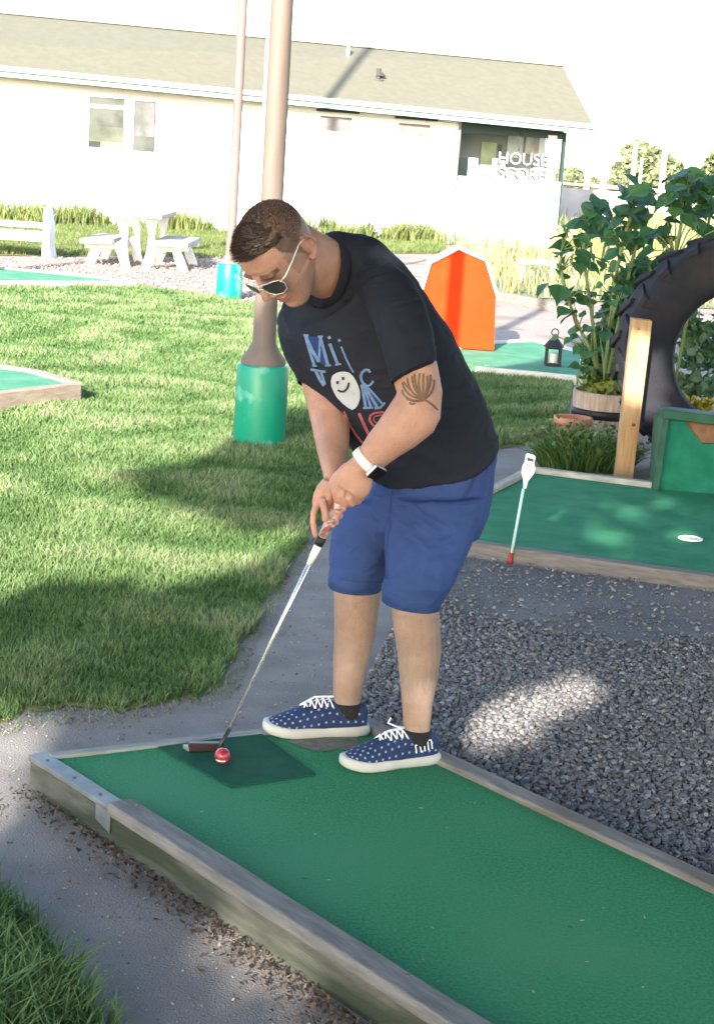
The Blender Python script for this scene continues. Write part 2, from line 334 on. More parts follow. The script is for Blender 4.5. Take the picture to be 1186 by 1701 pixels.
def board(name, p, d, n, L0, L1, wdt, za, zb, m, parent, out=0, bevel=.006, seg=14, wob=.003):
    d = Vector(d); n = Vector(n); S = []
    for i in range(seg + 1):
        t = L0 + (L1 - L0) * i / seg; q = Vector(p) + d * t; j = lambda a: mnoise.noise(Vector((t * 3.1, a, za * 40))) * wob
        S.append([Vector((0, 0, za)) + (q - n * out + n * j(1)).xy.to_3d(), Vector((0, 0, zb + j(2))) + (q - n * out + n * j(1)).xy.to_3d(), Vector((0, 0, zb + j(3))) + (q + n * (wdt - out + j(4) / wdt * .05)).xy.to_3d(), Vector((0, 0, za)) + (q + n * (wdt - out)).xy.to_3d()])
    V = [v for s in S for v in s]; Fc = [(i * 4 + k, i * 4 + (k + 1) % 4, i * 4 + 4 + (k + 1) % 4, i * 4 + 4 + k) for i in range(seg) for k in range(4)] + [(0, 3, 2, 1), tuple(seg * 4 + k for k in range(4))]
    return MB().add(V, Fc).build(name, m, parent, bevel=bevel)
tL2 = (G(188, 1346, ZL) - A0).dot(dl)
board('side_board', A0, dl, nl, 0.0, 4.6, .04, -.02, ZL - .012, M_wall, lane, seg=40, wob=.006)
board('edge_rail', A0, dl, nl, tL2 + .01, 4.6, .068, ZL - .004, ZL + .03, Wl, lane, out=.022, seg=40)
st = board('metal_strip', A0, dl, nl, .0, tL2, .05, ZL - .009, ZL + .006, M_metal, lane, out=.004, bevel=.002)
MB().prism([A0 + dl * (tL2 - .07) - nl * .006 - z1 * .045, A0 + dl * (tL2) - nl * .006 - z1 * .06, A0 + dl * (tL2) - nl * .006 - z1 * .004, A0 + dl * (tL2 - .07) - nl * .006 - z1 * .004], nl * .0015).build('bent_tab', M_metal, st)
board('edge_rail', B0, dr, nr, .0, 4.6, .062, -.02, ZL + .016, Wr, lane, seg=40)
board('edge_rail', A0, db, nb, .045, (B0 - A0).length - .06, .04, -.02, ZL + .008, Wb, lane)
M_screw = mat('screw', (.12, .11, .1), rough=.5, metal=.7)
for t in (.06, .2, .33): MB().cyl(A0 + dl * t + nl * .02 + z1 * .005, .005, .005, .003, 8).build('screw', M_screw, st)
for t in (tL2 + .06, .9, 1.5, 2.1): MB().cyl(A0 + dl * t + nl * .03 + z1 * .029, .005, .004, .003, 8).build('screw', M_screw, lane)
P = [G(x, y, ZL + .0015) for x, y in [(478, 1232), (490, 1222), (515, 1218), (545, 1216), (580, 1216), (592, 1222), (598, 1240), (575, 1246), (560, 1243), (545, 1248), (520, 1247), (500, 1240)]]
MB().add(P, [tuple(range(len(P)))]).build('worn_patch', mat('bare_dirt', (.10, .12, .09), (.17, .17, .14), 30, .95, .003, 90), lane)
mat4 = [G(x, y, ZL + .001) for x, y in [(262, 1243), (432, 1219), (524, 1288), (384, 1309)]]
tm = MB().prism(mat4, (0, 0, .004)).build('tee_mat', M_mat); tag(tm, 'dark green square tee mat lying on the lane under the ball', 'mat')
# litter along the side board
def litter(name, label, seg, n, cols, spread=.12, ln=.05):
    V = []; Fq = []; C = []; a, b_ = seg
    for i in range(n):
        t = random.random() ** .8; p = a.lerp(b_, t); side = abs(random.gauss(0, spread)); p = p - nl * (.004 + side); p.z = .008 + random.random() * .012
        th = random.uniform(0, 6.28); L_ = ln * random.uniform(.3, 1); wd = .0016 + random.random() * .0025 * (1 if random.random() < .93 else 2.6); d = Vector((math.cos(th), math.sin(th), random.uniform(-.15, .3))) * L_; s = Vector((-math.sin(th), math.cos(th), random.uniform(-.4, .4))) * wd
        i0 = len(V); V += [p - s, p + s, p + d * .5 + s + z1 * .004, p + d + z1 * random.uniform(0, .01), p + d * .5 - s + z1 * .004]; Fq.append([i0, i0 + 1, i0 + 2, i0 + 3, i0 + 4]); c = np.array(random.choice(cols)) * random.uniform(.7, 1.3); C += [c] * 5
    return tag(raw(name, np.array([v[:] for v in V]), [np.array(Fq)], C, M_GRASS), label, 'litter', kind='stuff')
litter('dry_litter', 'dry brown needles and dead grass along the foot of the side board', (G(55, 1310), G(640, 1735)), 1100, [(.11, .075, .05), (.14, .10, .07), (.07, .052, .04), (.22, .17, .125), (.11, .085, .065)], .05, .016)

V = []; Fq = []; C = []
for i in range(150):
    t_ = random.uniform(.1, 4.2); q_ = random.uniform(.06, .92) ** (1 if random.random() < .6 else 2.5); p = (A0 + dl * t_).lerp(B0 + dr * t_, q_); p.z = ZL + .002; th = random.uniform(0, 6.28); L_ = random.uniform(.002, .012); d = Vector((math.cos(th), math.sin(th), .1)) * L_; sd_ = Vector((-math.sin(th), math.cos(th), .2)) * random.uniform(.0008, .002)
    i0 = len(V); V += [p - sd_, p + sd_, p + d + sd_, p + d - sd_]; Fq.append([i0, i0 + 1, i0 + 2, i0 + 3]); C += [np.array(random.choice([(.4, .38, .3), (.16, .11, .07), (.05, .04, .03), (.25, .3, .14)]))] * 4
tag(raw('carpet_flecks', np.array([v[:] for v in V]), [np.array(Fq)], C, M_GRASS), 'tiny leaf flecks and seeds fallen on the near lane carpet', 'litter', kind='stuff')

#SECTION second green
ZG = .06
rg = thing('putting_lane', 'green putting lane on the right with dappled sun, a cup and the ramp', 'putting green', 'mini golf putting greens')
g2 = [(742, 899), (1186, 961), (1500, 1004), (1560, 860), (1086, 811), (884, 785), (806, 824), (755, 880)]
P = GP(g2, ZG); MB().prism([p - z1 * .03 for p in P], (0, 0, .03)).build('carpet', mat('green_carpet_right', (.030, .185, .092), (.050, .235, .125), 6, .95, .004, 200, spec=.15, detail=9), rg)
def edge(pa, pb, wdt, za, zb, c1, c2, name='edge_rail', par=None, side=1, ext0=0, ext1=0):
    d = (pb - pa); d.z = 0; Ln = d.length; d.normalize(); n = Vector((-d.y, d.x, 0)) * side
    return board(name, pa, d, n, -ext0, Ln + ext1, wdt + .006, za, zb, wood('weathered_edge', c1, c2, -math.atan2(d.y, d.x)), par, out=.012)
edge(P[0], P[1], .06, -.02, ZG + .012, (.13, .12, .11), (.20, .18, .165), par=rg, ext1=1.1)
edge(P[4], P[5], .05, -.02, ZG + .03, (.26, .26, .23), (.4, .39, .35), par=rg, side=-1)
edge(P[5], P[6], .045, -.02, ZG + .025, (.3, .27, .24), (.44, .40, .36), par=rg, side=-1, ext1=.3)
cp = G(1146, 895, ZG + .003)
MB().lathe(cp, [(.046, 0), (.058, .0), (.058, .004), (.046, .006), (.044, -.002)], 28).build('cup_ring', mat('white_plastic', (.8, .8, .76), rough=.35), rg)
MB().lathe(cp + Vector((0, 0, .0)), [(.0005, .001), (.045, .001)], 28).build('cup_hole', mat('pale_cup', (.55, .56, .5), rough=.6), rg)
# ramp box
rp = thing('ramp_box', 'green carpeted obstacle box with a brown notch in front of the tyre', 'obstacle')
rb = G(1088, 813, ZG); Yr = rb.y
q = lambda x, y, dY=0: D(x, y, Yr + dY)
M_dg = mat('dark_green_paint', (.006, .055, .032), (.012, .085, .05), 12, .6, .002, 60)
face = [q(1092, 812), q(1480, 868), q(1480, 732), q(1166, 738), q(1148, 716), q(1130, 692), q(1106, 690)]
MB().prism(face, (0, .03, 0)).build('carpet_face', mat('teal_carpet', (.012, .13, .085), (.02, .17, .115), 9, .95, .004, 160, spec=.15), rp)
MB().prism([q(1120, 690, .035), q(1480, 735, .035), q(1480, 790, .035), q(1120, 770, .035)], (0, .02, 0)).build('wood_backing', mat('brown_ply', (.16, .085, .045), (.24, .13, .075), 20, .8), rp)
tp = [q(1100, 680, -.05), q(1480, 724, -.05), q(1480, 742, -.05), q(1100, 696, -.05)]
MB().prism(tp, (0, .16, 0)).build('top_rim', M_dg, rp, bevel=.006)
MB().prism([q(1084, 815, -.035), q(1094, 816, -.035), q(1112, 690, -.035), q(1102, 684, -.035)], (0, .14, 0)).build('corner_post', M_dg, rp, bevel=.004)
MB().prism([q(1100, 700, .052), q(1480, 742, .052), q(1480, 862, .052), q(1092, 808, .052)], (0, .3, 0)).build('box_body', M_dg, rp)

#SECTION tyre
TY = 9.9; tc0 = D(1219, 590, TY); ay = R(-4)
TA = Vector((math.sin(-ay) * -1, math.cos(ay), 0)).normalized(); TU = Vector((TA.y, -TA.x, 0)); TR = .715
tz = tc0.z; ty = thing('tractor_tyre', 'huge black tractor tyre standing upright behind the ramp box', 'tyre')
M_rub = mat('rubber', (.012, .013, .018), (.022, .023, .030), 4, .75, .003, 40, c3=(.045, .038, .036), s3=1.6, spec=.2, c3lo=.5, c3hi=.75)
prof = [(.375, -.11), (.40, -.16), (.47, -.19), (.56, -.2), (.63, -.19), (.662, -.165), (.67, -.1), (.672, 0), (.67, .1), (.662, .165), (.63, .19), (.56, .2), (.47, .19), (.40, .16), (.375, .11), (.41, .09), (.5, .13), (.6, .12), (.62, 0), (.6, -.12), (.5, -.13), (.41, -.09)]
n = 96; V = []
for k in range(n):
    th = 2 * math.pi * k / n; rd = TU * math.cos(th) + z1 * math.sin(th)
    for r_, a_ in prof: V.append(tc0 + rd * r_ * TR / .7 + TA * a_)
m_ = len(prof)
MB().add(V, [(k * m_ + i, k * m_ + (i + 1) % m_, ((k + 1) % n) * m_ + (i + 1) % m_, ((k + 1) % n) * m_ + i) for k in range(n) for i in range(m_)]).build('casing', M_rub, ty, smooth=True)
lug = MB(); NL = 22
for k in range(NL):
    for sgn in (-1, 1):
        th0 = 2 * math.pi * (k + (.5 if sgn > 0 else 0)) / NL
        def pt(r_, a_, dth): return tc0 + (TU * math.cos(th0 + dth) + z1 * math.sin(th0 + dth)) * r_ * TR / .7 + TA * (a_ * sgn)
        A_ = [(.0, -.02), (.0, .055), (.2, .125 + .05), (.2, .125 - .045)]
        V = []
        for (ax_, dt) in A_: V.append(pt(.655 if ax_ else .665, ax_, dt))
        for (ax_, dt) in A_: V.append(pt(.690 if ax_ == 0 else .686, ax_ * .97, dt + (.008 if dt < .05 else -.008)))
        lug.add(V, [(0, 1, 2, 3), (4, 7, 6, 5), (0, 4, 5, 1), (1, 5, 6, 2), (2, 6, 7, 3), (3, 7, 4, 0)])
        V = [pt(.60, .197, .08), pt(.60, .197, .15), pt(.66, .19, .175), pt(.66, .19, .08), pt(.62, .17, .08), pt(.62, .17, .15), pt(.688, .18, .175), pt(.688, .18, .08)]
        lug.add(V, [(0, 1, 2, 3), (4, 7, 6, 5), (0, 4, 5, 1), (1, 5, 6, 2), (2, 6, 7, 3), (3, 7, 4, 0)])
lug.build('tread_lugs', M_rub, ty, bevel=.006)
# timber post leaning on the tyre
pb = G(1036, 799, .0); Yp = pb.y - .02
po = [D(1021, 800, Yp), D(1050, 803, Yp), D(1083, 533, Yp), D(1050, 529, Yp)]
post = MB().prism(po, (0, .085, 0)).build('timber_post', mat('pine', (.34, .22, .11), (.44, .30, .16), 5, .75, .001, 30, stretch=(8, 8, .8), detail=7, c3=(.34, .2, .09), s3=3), bevel=.004)
tag(post, 'pale pine post leaning upright against the tyre', 'post')
MB().ball(D(1060, 546, Yp - .003), .008, .004, .008).build('bolt_head', M_metal, post)
MB().ball(D(1052, 706, Yp - .001), .011, .002, .009).build('knot', mat('knot', (.1, .05, .02), rough=.8), post)

#SECTION marker stick
ms = thing('marker_stick', 'slim pale stick with a white paddle head and red tip beside the right lane', 'marker stick')
b0 = G(847, 938, 0); YM = b0.y; qm = lambda x, y, d=0: D(x, y, YM + d)
M_wp = mat('white_gloss_plastic', (.8, .82, .85), rough=.35)
MB().tube([qm(849, 921), qm(869, 812)], [.0062, .0062], 10).build('shaft', mat('pale_mint_rod', (.5, .74, .70), rough=.35), ms, smooth=True)
MB().tube([qm(846, 937), qm(847, 930), qm(849, 918)], [.012, .010, .009], 10).build('red_tip', mat('red_plastic', (.35, .03, .025), rough=.5), ms, smooth=True)
pad = [(869, 812), (874, 812), (877, 799), (886, 788), (889, 778), (887, 769), (890, 760), (887, 756), (877, 753), (873, 755), (871, 768), (867, 776), (866, 786), (869, 797)]
hd = MB().prism([qm(x, y, -.006) for x, y in pad], (0, .012, 0)).build('paddle_head', M_wp, ms, bevel=.003)
MB().prism([qm(x, y, -.0075) for x, y in [(875, 760), (886, 763), (885, 768), (881, 766), (876, 766)]], (0, .015, 0)).build('grip_slot', mat('dark_slot', (.05, .055, .06), rough=.7), hd)
MB().prism([qm(x, y, -.0075) for x, y in [(873, 770), (883, 771), (884, 780), (880, 790), (875, 791), (871, 782)]], (0, .0015, 0)).build('inset_panel', mat('grey_panel', (.30, .29, .33), rough=.6), hd)

#SECTION poles
def pole(name, label, bx, by, topz, pts, rb, hb, flare, mpole):
    t = thing(name, label, 'pole', 'painted poles standing on the lawn')
    g = G(bx, by); r0 = rb
    prof = [(r0 * .99, -.02), (r0 * 1.0, .02), (r0, hb * .5), (r0, hb - .01), (r0 * .97, hb), (r0 * .5, hb + .001)]
    mt = mat('teal_guard', (.0, .22, .135), (.006, .27, .165), 5, .33, .002, 12, c3=(.10, .36, .27), s3=7, c3lo=.58, c3hi=.66)
    MB().lathe(g, prof, 40).build('teal_guard', mt, t, smooth=True)
    x, y = g.x, g.y; pr = [(r0 * .86, hb + .002), (r0 * .86, hb + .03)] + [(a, hb + z) for a, z in flare] + [(pts[0], hb + .35), (pts[1], topz)]
    MB().lathe(g, pr, 28).build('pole_shaft', mpole, t, smooth=True)
    return t, g
M_pole = mat('beige_pole_paint', (.115, .09, .077), (.145, .113, .096), 3, .65, .001, 20, stretch=(4, 4, .5))
t1, gp = pole('lamp_pole', 'thick beige pole rising from a wide teal sleeve behind the man', 430, 742, 6.5, (.066, .060), .152, .487, [(.10, .07), (.068, .13)], M_pole)
MB().tube([gp + Vector((-.066, -.035, 1.0)), gp + Vector((-.064, -.035, 6.4))], .012, 8).build('white_conduit', mat('white_pipe', (.75, .75, .72), rough=.5), t1, smooth=True)
t2, gp2 = pole('lamp_pole', 'thin leaning beige pole on a small teal sleeve farther back', 380, 498, 7.5, (.055, .05), .150, .415, [(.09, .05), (.06, .1)], mat('beige_pole_far', (.14, .103, .093), (.165, .123, .112), 3, .65))
t3 = thing('lamp_pole', 'tall beige pole out on the lawn left of the picture', 'pole', 'painted poles standing on the lawn')

#SECTION building
W0 = G(5, 366); W1 = G(925, 413); wd_ = (W1 - W0); wd_.z = 0; WLn = wd_.length; wu = wd_.normalized(); wn = Vector((wu.y, -wu.x, 0))   # wn points to the camera
if wn.y > 0: wn = -wn
def wp(px, py, off=0): return PLN(px, py, W0 + wn * off, wn)
def wall_uz(px, py, off=0):
    p = wp(px, py, off); return (p - W0).dot(wu), p.z
def UZ(u, z, off=0): return W0 + wu * u + z1 * z + wn * off
bl = thing('clubhouse', 'long white single storey building with a sage green roof behind the course', 'building')
M_white = mat('white_siding', (.66, .69, .72), (.70, .73, .76), 2, .7)
M_trim = mat('pale_teal_trim', (.24, .38, .36), (.30, .44, .42), 4, .6)
M_roof = mat('sage_metal_roof', (.122, .117, .082), (.136, .130, .094), 6, .7, .003, 30)
M_green = mat('deep_green_trim', (.018, .040, .036), rough=.6)
uL = -6.0; uP = wall_uz(759, 300)[0]; uR = WLn
ze0 = wall_uz(5, 115, .45)[1]; u0e = wall_uz(5, 115, .45)[0]; ue1, ze1 = wall_uz(960, 210, .45)
def ze(u): return ze0 + (ze1 - ze0) * (u - u0e) / (ue1 - u0e)
DR = 2.3; ur0, zr0 = wall_uz(0, 26, -DR); ur1, zr1 = wall_uz(935, 114, -DR); ueR = wall_uz(986, 212, .45)[0]
def zr(u): return zr0 + (zr1 - zr0) * (u - ur0) / (ur1 - ur0)
# walls
wz = 2.45
MB().prism([UZ(uL, -.05), UZ(uP, -.05), UZ(uP, ze(uP) - .12), UZ(uL, ze(uL) - .12)], -wn * .15).build('front_wall', M_white, bl)
sd = MB()
for k in range(18):
    z_ = .15 + k * .14; sd.add([UZ(uL, z_, .012), UZ(uP, z_, .012), UZ(uP, z_ + .012, .001), UZ(uL, z_ + .012, .001), UZ(uL, z_, .001), UZ(uP, z_, .001)], [(0, 1, 2, 3), (0, 4, 5, 1)])
sd.build('siding_laps', M_white, bl)
MB().prism([UZ(uR, -.05, -1.2), UZ(uR, -.05, -6.4), UZ(uR, ze(uR) + .0, -6.4), UZ(uR, zr(uR) - .15, -DR), UZ(uR, ze(uR) + .4, -1.2)], -wu * .15).build('gable_wall', M_white, bl)
MB().prism([UZ(uL, -.05, -6.4), UZ(uR, -.05, -6.4), UZ(uR, ze(uR), -6.4), UZ(uL, ze(uL), -6.4)], wn * .15).build('rear_wall', M_white, bl)
# porch back wall and side
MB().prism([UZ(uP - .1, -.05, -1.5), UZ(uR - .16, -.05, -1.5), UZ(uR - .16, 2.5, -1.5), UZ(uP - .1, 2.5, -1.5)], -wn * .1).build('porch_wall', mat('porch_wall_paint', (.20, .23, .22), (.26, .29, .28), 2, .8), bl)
# roof
ov = .45
fr = [UZ(uL - .5, ze(uL), ov), UZ(ueR, ze(ueR), ov), UZ(ur1, zr(ur1), -DR), UZ(uL - .5, zr(uL), -DR)]
MB().prism(fr, (0, 0, .06)).build('roof', M_roof, bl)
bk = [UZ(uL - .5, zr(uL) + .004, -DR), UZ(ur1, zr(ur1) + .004, -DR), UZ(ueR, ze(ueR) - .1, -DR * 2 - ov), UZ(uL - .5, ze(uL) - .1, -DR * 2 - ov)]
MB().prism(bk, (0, 0, .055)).build('rear_roof', M_roof, bl)
rc = MB().prism([UZ(uL - .5, zr(uL) + .05, -DR + .1), UZ(ur1, zr(ur1) + .05, -DR + .1), UZ(ur1, zr(ur1) + .09, -DR), UZ(uL - .5, zr(uL) + .09, -DR)], -wn * .12).build('ridge_cap', mat('ridge_metal', (.32, .31, .27), rough=.6), bl)
MB().prism([UZ(uL - .5, ze(uL) - .13, ov + .02), UZ(ueR, ze(ueR) - .13, ov + .02), UZ(ueR, ze(ueR) + .05, ov + .02), UZ(uL - .5, ze(uL) + .05, ov + .02)], -wn * .03).build('fascia', M_trim, bl)
MB().prism([UZ(uL - .5, ze(uL) - .02, ov + .10), UZ(ueR, ze(ueR) - .02, ov + .10), UZ(ueR, ze(ueR) + .07, ov + .12), UZ(uL - .5, ze(uL) + .07, ov + .12)], -wn * .10).build('gutter', mat('white_gutter', (.74, .80, .78), rough=.5), bl)
MB().prism([UZ(uL - .5, ze(uL) - .125, ov - .02), UZ(ueR - .02, ze(ueR) - .125, ov - .02), UZ(ueR - .02, ze(ueR) - .125, -.02), UZ(uL - .5, ze(uL) - .125, -.02)], (0, 0, .03)).build('soffit', M_green, bl)
MB().prism([UZ(ueR - .02, ze(ueR) - .10, ov), UZ(ur1 - .02, zr(ur1) - .10, -DR), UZ(ur1 - .02, zr(ur1) + .07, -DR), UZ(ueR - .02, ze(ueR) + .07, ov)], wu * .04).build('barge_board', mat('barge_paint', (.6, .62, .5), rough=.6), bl)
# windows
M_glass = mat('window_glass', (.03, .035, .035), (.09, .10, .09), 1.3, .2, spec=.5, lo_=.42, hi=.58)
def rect(px0, py0, px1, py1, off=0):
    a = wall_uz(px0, py0, off); b = wall_uz(px1, py1, off); c = wall_uz(px0, py1, off); d = wall_uz(px1, py0, off)
    return (a[0] + c[0]) / 2, (b[0] + d[0]) / 2, (c[1] + b[1]) / 2, (a[1] + d[1]) / 2
def rbox(u0, u1, z0, z1_, o0, o1): return MB().prism([UZ(u0, z0, o0), UZ(u1, z0, o0), UZ(u1, z1_, o0), UZ(u0, z1_, o0)], wn * (o1 - o0))
for (a, b_, c, d) in [(148, 162, 206, 246), (222, 168, 258, 252)]:
    u0, u1, za, zb = rect(a, b_, c, d); fm = MB()
    for (x0, x1, y0, y1) in [(u0 - .07, u1 + .07, zb, zb + .08), (u0 - .07, u1 + .07, za - .08, za), (u0 - .07, u0, za, zb), (u1, u1 + .07, za, zb)]:
        fm.prism([UZ(x0, y0, .015), UZ(x1, y0, .015), UZ(x1, y1, .015), UZ(x0, y1, .015)], wn * .04)
    wf = fm.build('window', M_white, bl); rbox(u0, u1, za, zb, .016, .024).build('pane', M_glass, wf)
    if a == 148:
        zm = za + (zb - za) * .78; rbox(u0, u1, zm, zm + .07, .026, .042).build('sash_bar', M_white, wf)
        rbox(u0 + .25, u1 - .02, za + .0, za + .12, .026, .032).build('sill_items', mat('yellow_boxes', (.28, .24, .06), (.30, .28, .2), 9, .7), wf)
        rbox(u0, u1, za + .12, za + .42, .0255, .0285).build('blind', mat('pale_blind', (.10, .11, .08), (.05, .06, .045), 3, .7), wf)
    else: rbox(u0 + .02, u1 - .02, za + .3, zb - .02, .0255, .0285).build('blind', mat('grey_curtain', (.08, .085, .085), (.13, .13, .13), 4, .8), wf)
for (a, b_, c, d) in [(531, 194, 583, 218), (661, 206, 713, 227)]:
    u0, u1, za, zb = rect(a, b_, c, d); wf = rbox(u0 - .05, u1 + .05, za - .05, zb + .05, .014, .03).build('vent_window', M_white, bl)
    rbox(u0, u1, za, zb, .031, .036).build('pane', mat('dusty_pane', (.13, .12, .12), (.18, .165, .165), 5, .4), wf)
    rbox(u0 - .09, u1 + .14, zb + .09, zb + .14, .014, .12).build('eyebrow', M_green, wf)
# porch: posts, half wall, dark openings with light frames
up2, zsl = wall_uz(905, 296); zsl = wall_uz(800, 296)[1]
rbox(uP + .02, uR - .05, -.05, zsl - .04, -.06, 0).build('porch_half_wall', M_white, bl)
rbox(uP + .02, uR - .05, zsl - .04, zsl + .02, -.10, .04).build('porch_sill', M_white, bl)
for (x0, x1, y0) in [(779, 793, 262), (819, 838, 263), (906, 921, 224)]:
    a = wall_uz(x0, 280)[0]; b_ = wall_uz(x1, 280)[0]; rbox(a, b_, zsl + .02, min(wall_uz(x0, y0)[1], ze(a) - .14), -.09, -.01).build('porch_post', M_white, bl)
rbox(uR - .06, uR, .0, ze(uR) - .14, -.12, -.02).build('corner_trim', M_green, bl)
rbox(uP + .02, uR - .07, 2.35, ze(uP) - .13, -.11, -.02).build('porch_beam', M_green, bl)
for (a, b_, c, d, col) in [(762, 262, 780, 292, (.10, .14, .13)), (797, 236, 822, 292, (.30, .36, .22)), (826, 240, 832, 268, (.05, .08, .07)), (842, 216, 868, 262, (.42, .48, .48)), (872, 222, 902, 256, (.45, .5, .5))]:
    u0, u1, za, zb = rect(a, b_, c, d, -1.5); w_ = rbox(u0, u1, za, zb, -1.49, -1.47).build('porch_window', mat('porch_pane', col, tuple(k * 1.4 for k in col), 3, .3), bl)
# roof furniture
rn = (fr[1] - fr[0]).cross(fr[3] - fr[0]).normalized(); pv1 = PLN(577, 108, fr[0] + z1 * .06, rn); pv2 = PLN(628, 139, fr[0] + z1 * .06, rn)
MB().cyl(pv1 - z1 * .1, .04, .04, .55, 12).build('vent_pipe', mat('pale_pipe', (.5, .5, .48), rough=.5), bl)
v_ = MB().cyl(pv2 - z1 * .08, .17, .13, .16, 16); v_.cyl(pv2, .05, .05, .32, 12); v_.cyl(pv2 + z1 * .16 + wu * .05, .11, .03, .08, 12); v_.build('roof_vent', mat('dark_vent', (.045, .045, .042), rough=.7), bl)
MB().tube([UZ(uP - .03, ze(uP) - .14, .05), UZ(uP - .05, 1.3, .05), UZ(uP - .08, .25, .05), UZ(uP + .1, .06, .12)], .028, 8).build('downspout', mat('grey_downspout', (.16, .17, .17), rough=.5), bl)
du_ = wall_uz(546, 380)[0]; MB().box(UZ(du_, .17, .08), wu * .07, wn * .05, z1 * .09).build('wall_box', mat('dark_box', (.05, .05, .05), rough=.7), bl)
# hanging letters sign in the porch opening
sg = thing('hanging_sign', 'white lettered sign hanging in the porch opening of the building', 'sign')
def text(name, s, size, p, ax, upv, m, parent, ex=.006, off=.0):
    cu = bpy.data.curves.new(name, 'FONT'); cu.body = s; cu.size = size; cu.extrude = ex; cu.offset = off; cu.align_x = 'CENTER'
    o = bpy.data.objects.new(name, cu); COL.objects.link(o); dg = bpy.context.evaluated_depsgraph_get(); me = bpy.data.meshes.new_from_object(o.evaluated_get(dg)); bpy.data.objects.remove(o)
    ax = Vector(ax).normalized(); upv = Vector(upv).normalized(); nn = ax.cross(upv); Mx = Matrix((ax, upv, nn)).transposed()
    me.transform(Matrix.Translation(p) @ Mx.to_4x4()); return link(name, me, m, parent)
su, sz = wall_uz(866, 272); 
M_black = mat('black_backing', (.03, .035, .035), rough=.7)
text('letters_upper', 'HOUSE', .36, UZ(su, sz - .02, .055), wu, z1, M_white, sg, .008, -.003)
text('letters_lower', 'SCORE', .36, UZ(su, sz - .34, .055), wu, z1, M_white, sg, .008, -.003)
text('letter_backing', 'HOUSE', .36, UZ(su, sz - .035, .03), wu, z1, M_black, sg, .008, .016)
text('letter_backing', 'SCORE', .36, UZ(su, sz - .355, .03), wu, z1, M_black, sg, .008, .016)
MB().tube([UZ(su - .1, sz + .26, .03), UZ(su - .05, 2.5, -.01)], .015, 6).build('hanger', M_black, sg)
# shadow-casting third pole stands out of the frame: put where its shadow crosses the wall at px 549
wpt = wp(549, 300); tt = 15.5; g3 = Vector((wpt.x + SX * tt, wpt.y + SY * tt, 0))
MB().lathe(g3, [(.16, -.02), (.16, .45), (.12, .46), (.10, .6), (.085, 12.5)], 24).build('pole_shaft', M_pole, t3, smooth=True)

#SECTION furniture
M_bw = mat('white_painted_concrete', (.74, .74, .70), (.80, .80, .77), 5, .75, .002, 40)
M_tt = mat('worn_pinkish_slab', (.30, .25, .235), (.42, .37, .35), 9, .8, .002, 40); bt = G(222, 446); Yb = bt.y; pk = thing('picnic_table', 'white picnic table with attached seats and arched legs by the building', 'picnic table')
s_ = 125 if False else (PX(bt + Vector((1, 0, 0)))[0] - PX(bt)[0])
def prof_(px, py): return D(px, py, Yb)
def plate(pts, th, par, name, m, dY=0): return MB().prism([prof_(x, y) + Vector((0, dY, 0)) for x, y in pts], (0, th, 0)).build(name, m, par, bevel=.012)
legL = [(141, 405), (192, 404), (203, 398), (198, 380), (194, 362), (212, 362), (213, 385), (211, 405), (213, 430), (217, 446), (202, 446), (196, 425), (192, 414), (170, 414), (162, 428), (155, 444), (140, 442), (148, 420), (154, 412), (141, 412)]
legR = [(243, 363), (262, 364), (259, 380), (256, 398), (262, 404), (314, 408), (314, 418), (300, 418), (306, 432), (313, 452), (298, 452), (291, 435), (287, 419), (262, 416), (256, 430), (249, 448), (234, 448), (240, 430), (245, 410), (247, 390)]
for dY in (0, 1.25):
    plate(legL, .1, pk, 'leg_frame', M_bw, dY); plate(legR, .1, pk, 'leg_frame', M_bw, dY)
plate([(186, 351), (272, 357), (272, 364), (186, 358)], 1.7, pk, 'table_top', M_tt, -.2)
plate([(136, 395), (190, 397), (190, 405), (136, 403)], 1.7, pk, 'seat', M_tt, -.2)
plate([(255, 399), (315, 403), (315, 411), (255, 407)], 1.7, pk, 'seat', M_tt, -.2)
bb = G(78, 431); Yb2 = bb.y; bn = thing('bench', 'white slatted bench at the left edge in front of the building', 'bench')
def q2(x, y, d=0): return D(x, y, Yb2 + d)
for dx in (0, -220):
    MB().prism([q2(x + dx, y + dx * .065, 0) for x, y in [(70, 432), (86, 432), (82, 410), (82, 372), (78, 345), (73, 345), (74, 388), (70, 410)]], (0, .45, 0)).build('end_frame', M_bw, bn, bevel=.01)
MB().prism([q2(x, y, -.03) for x, y in [(-215, 368), (74, 386), (74, 402), (-215, 384)]], (0, .06, 0)).build('front_apron', M_bw, bn, bevel=.008)
for k in range(3): MB().prism([q2(x, y, .02 + k * .15) for x, y in [(-215, 367), (72, 385), (72, 389), (-215, 371)]], (0, .12, 0)).build('seat_slat', M_bw, bn, bevel=.006)
for k in range(1): MB().prism([q2(x, y - k * 16, .40) for x, y in [(-215, 352), (72, 370), (72, 379), (-215, 361)]], (0, .03, 0)).build('back_slat', M_bw, bn, bevel=.006)

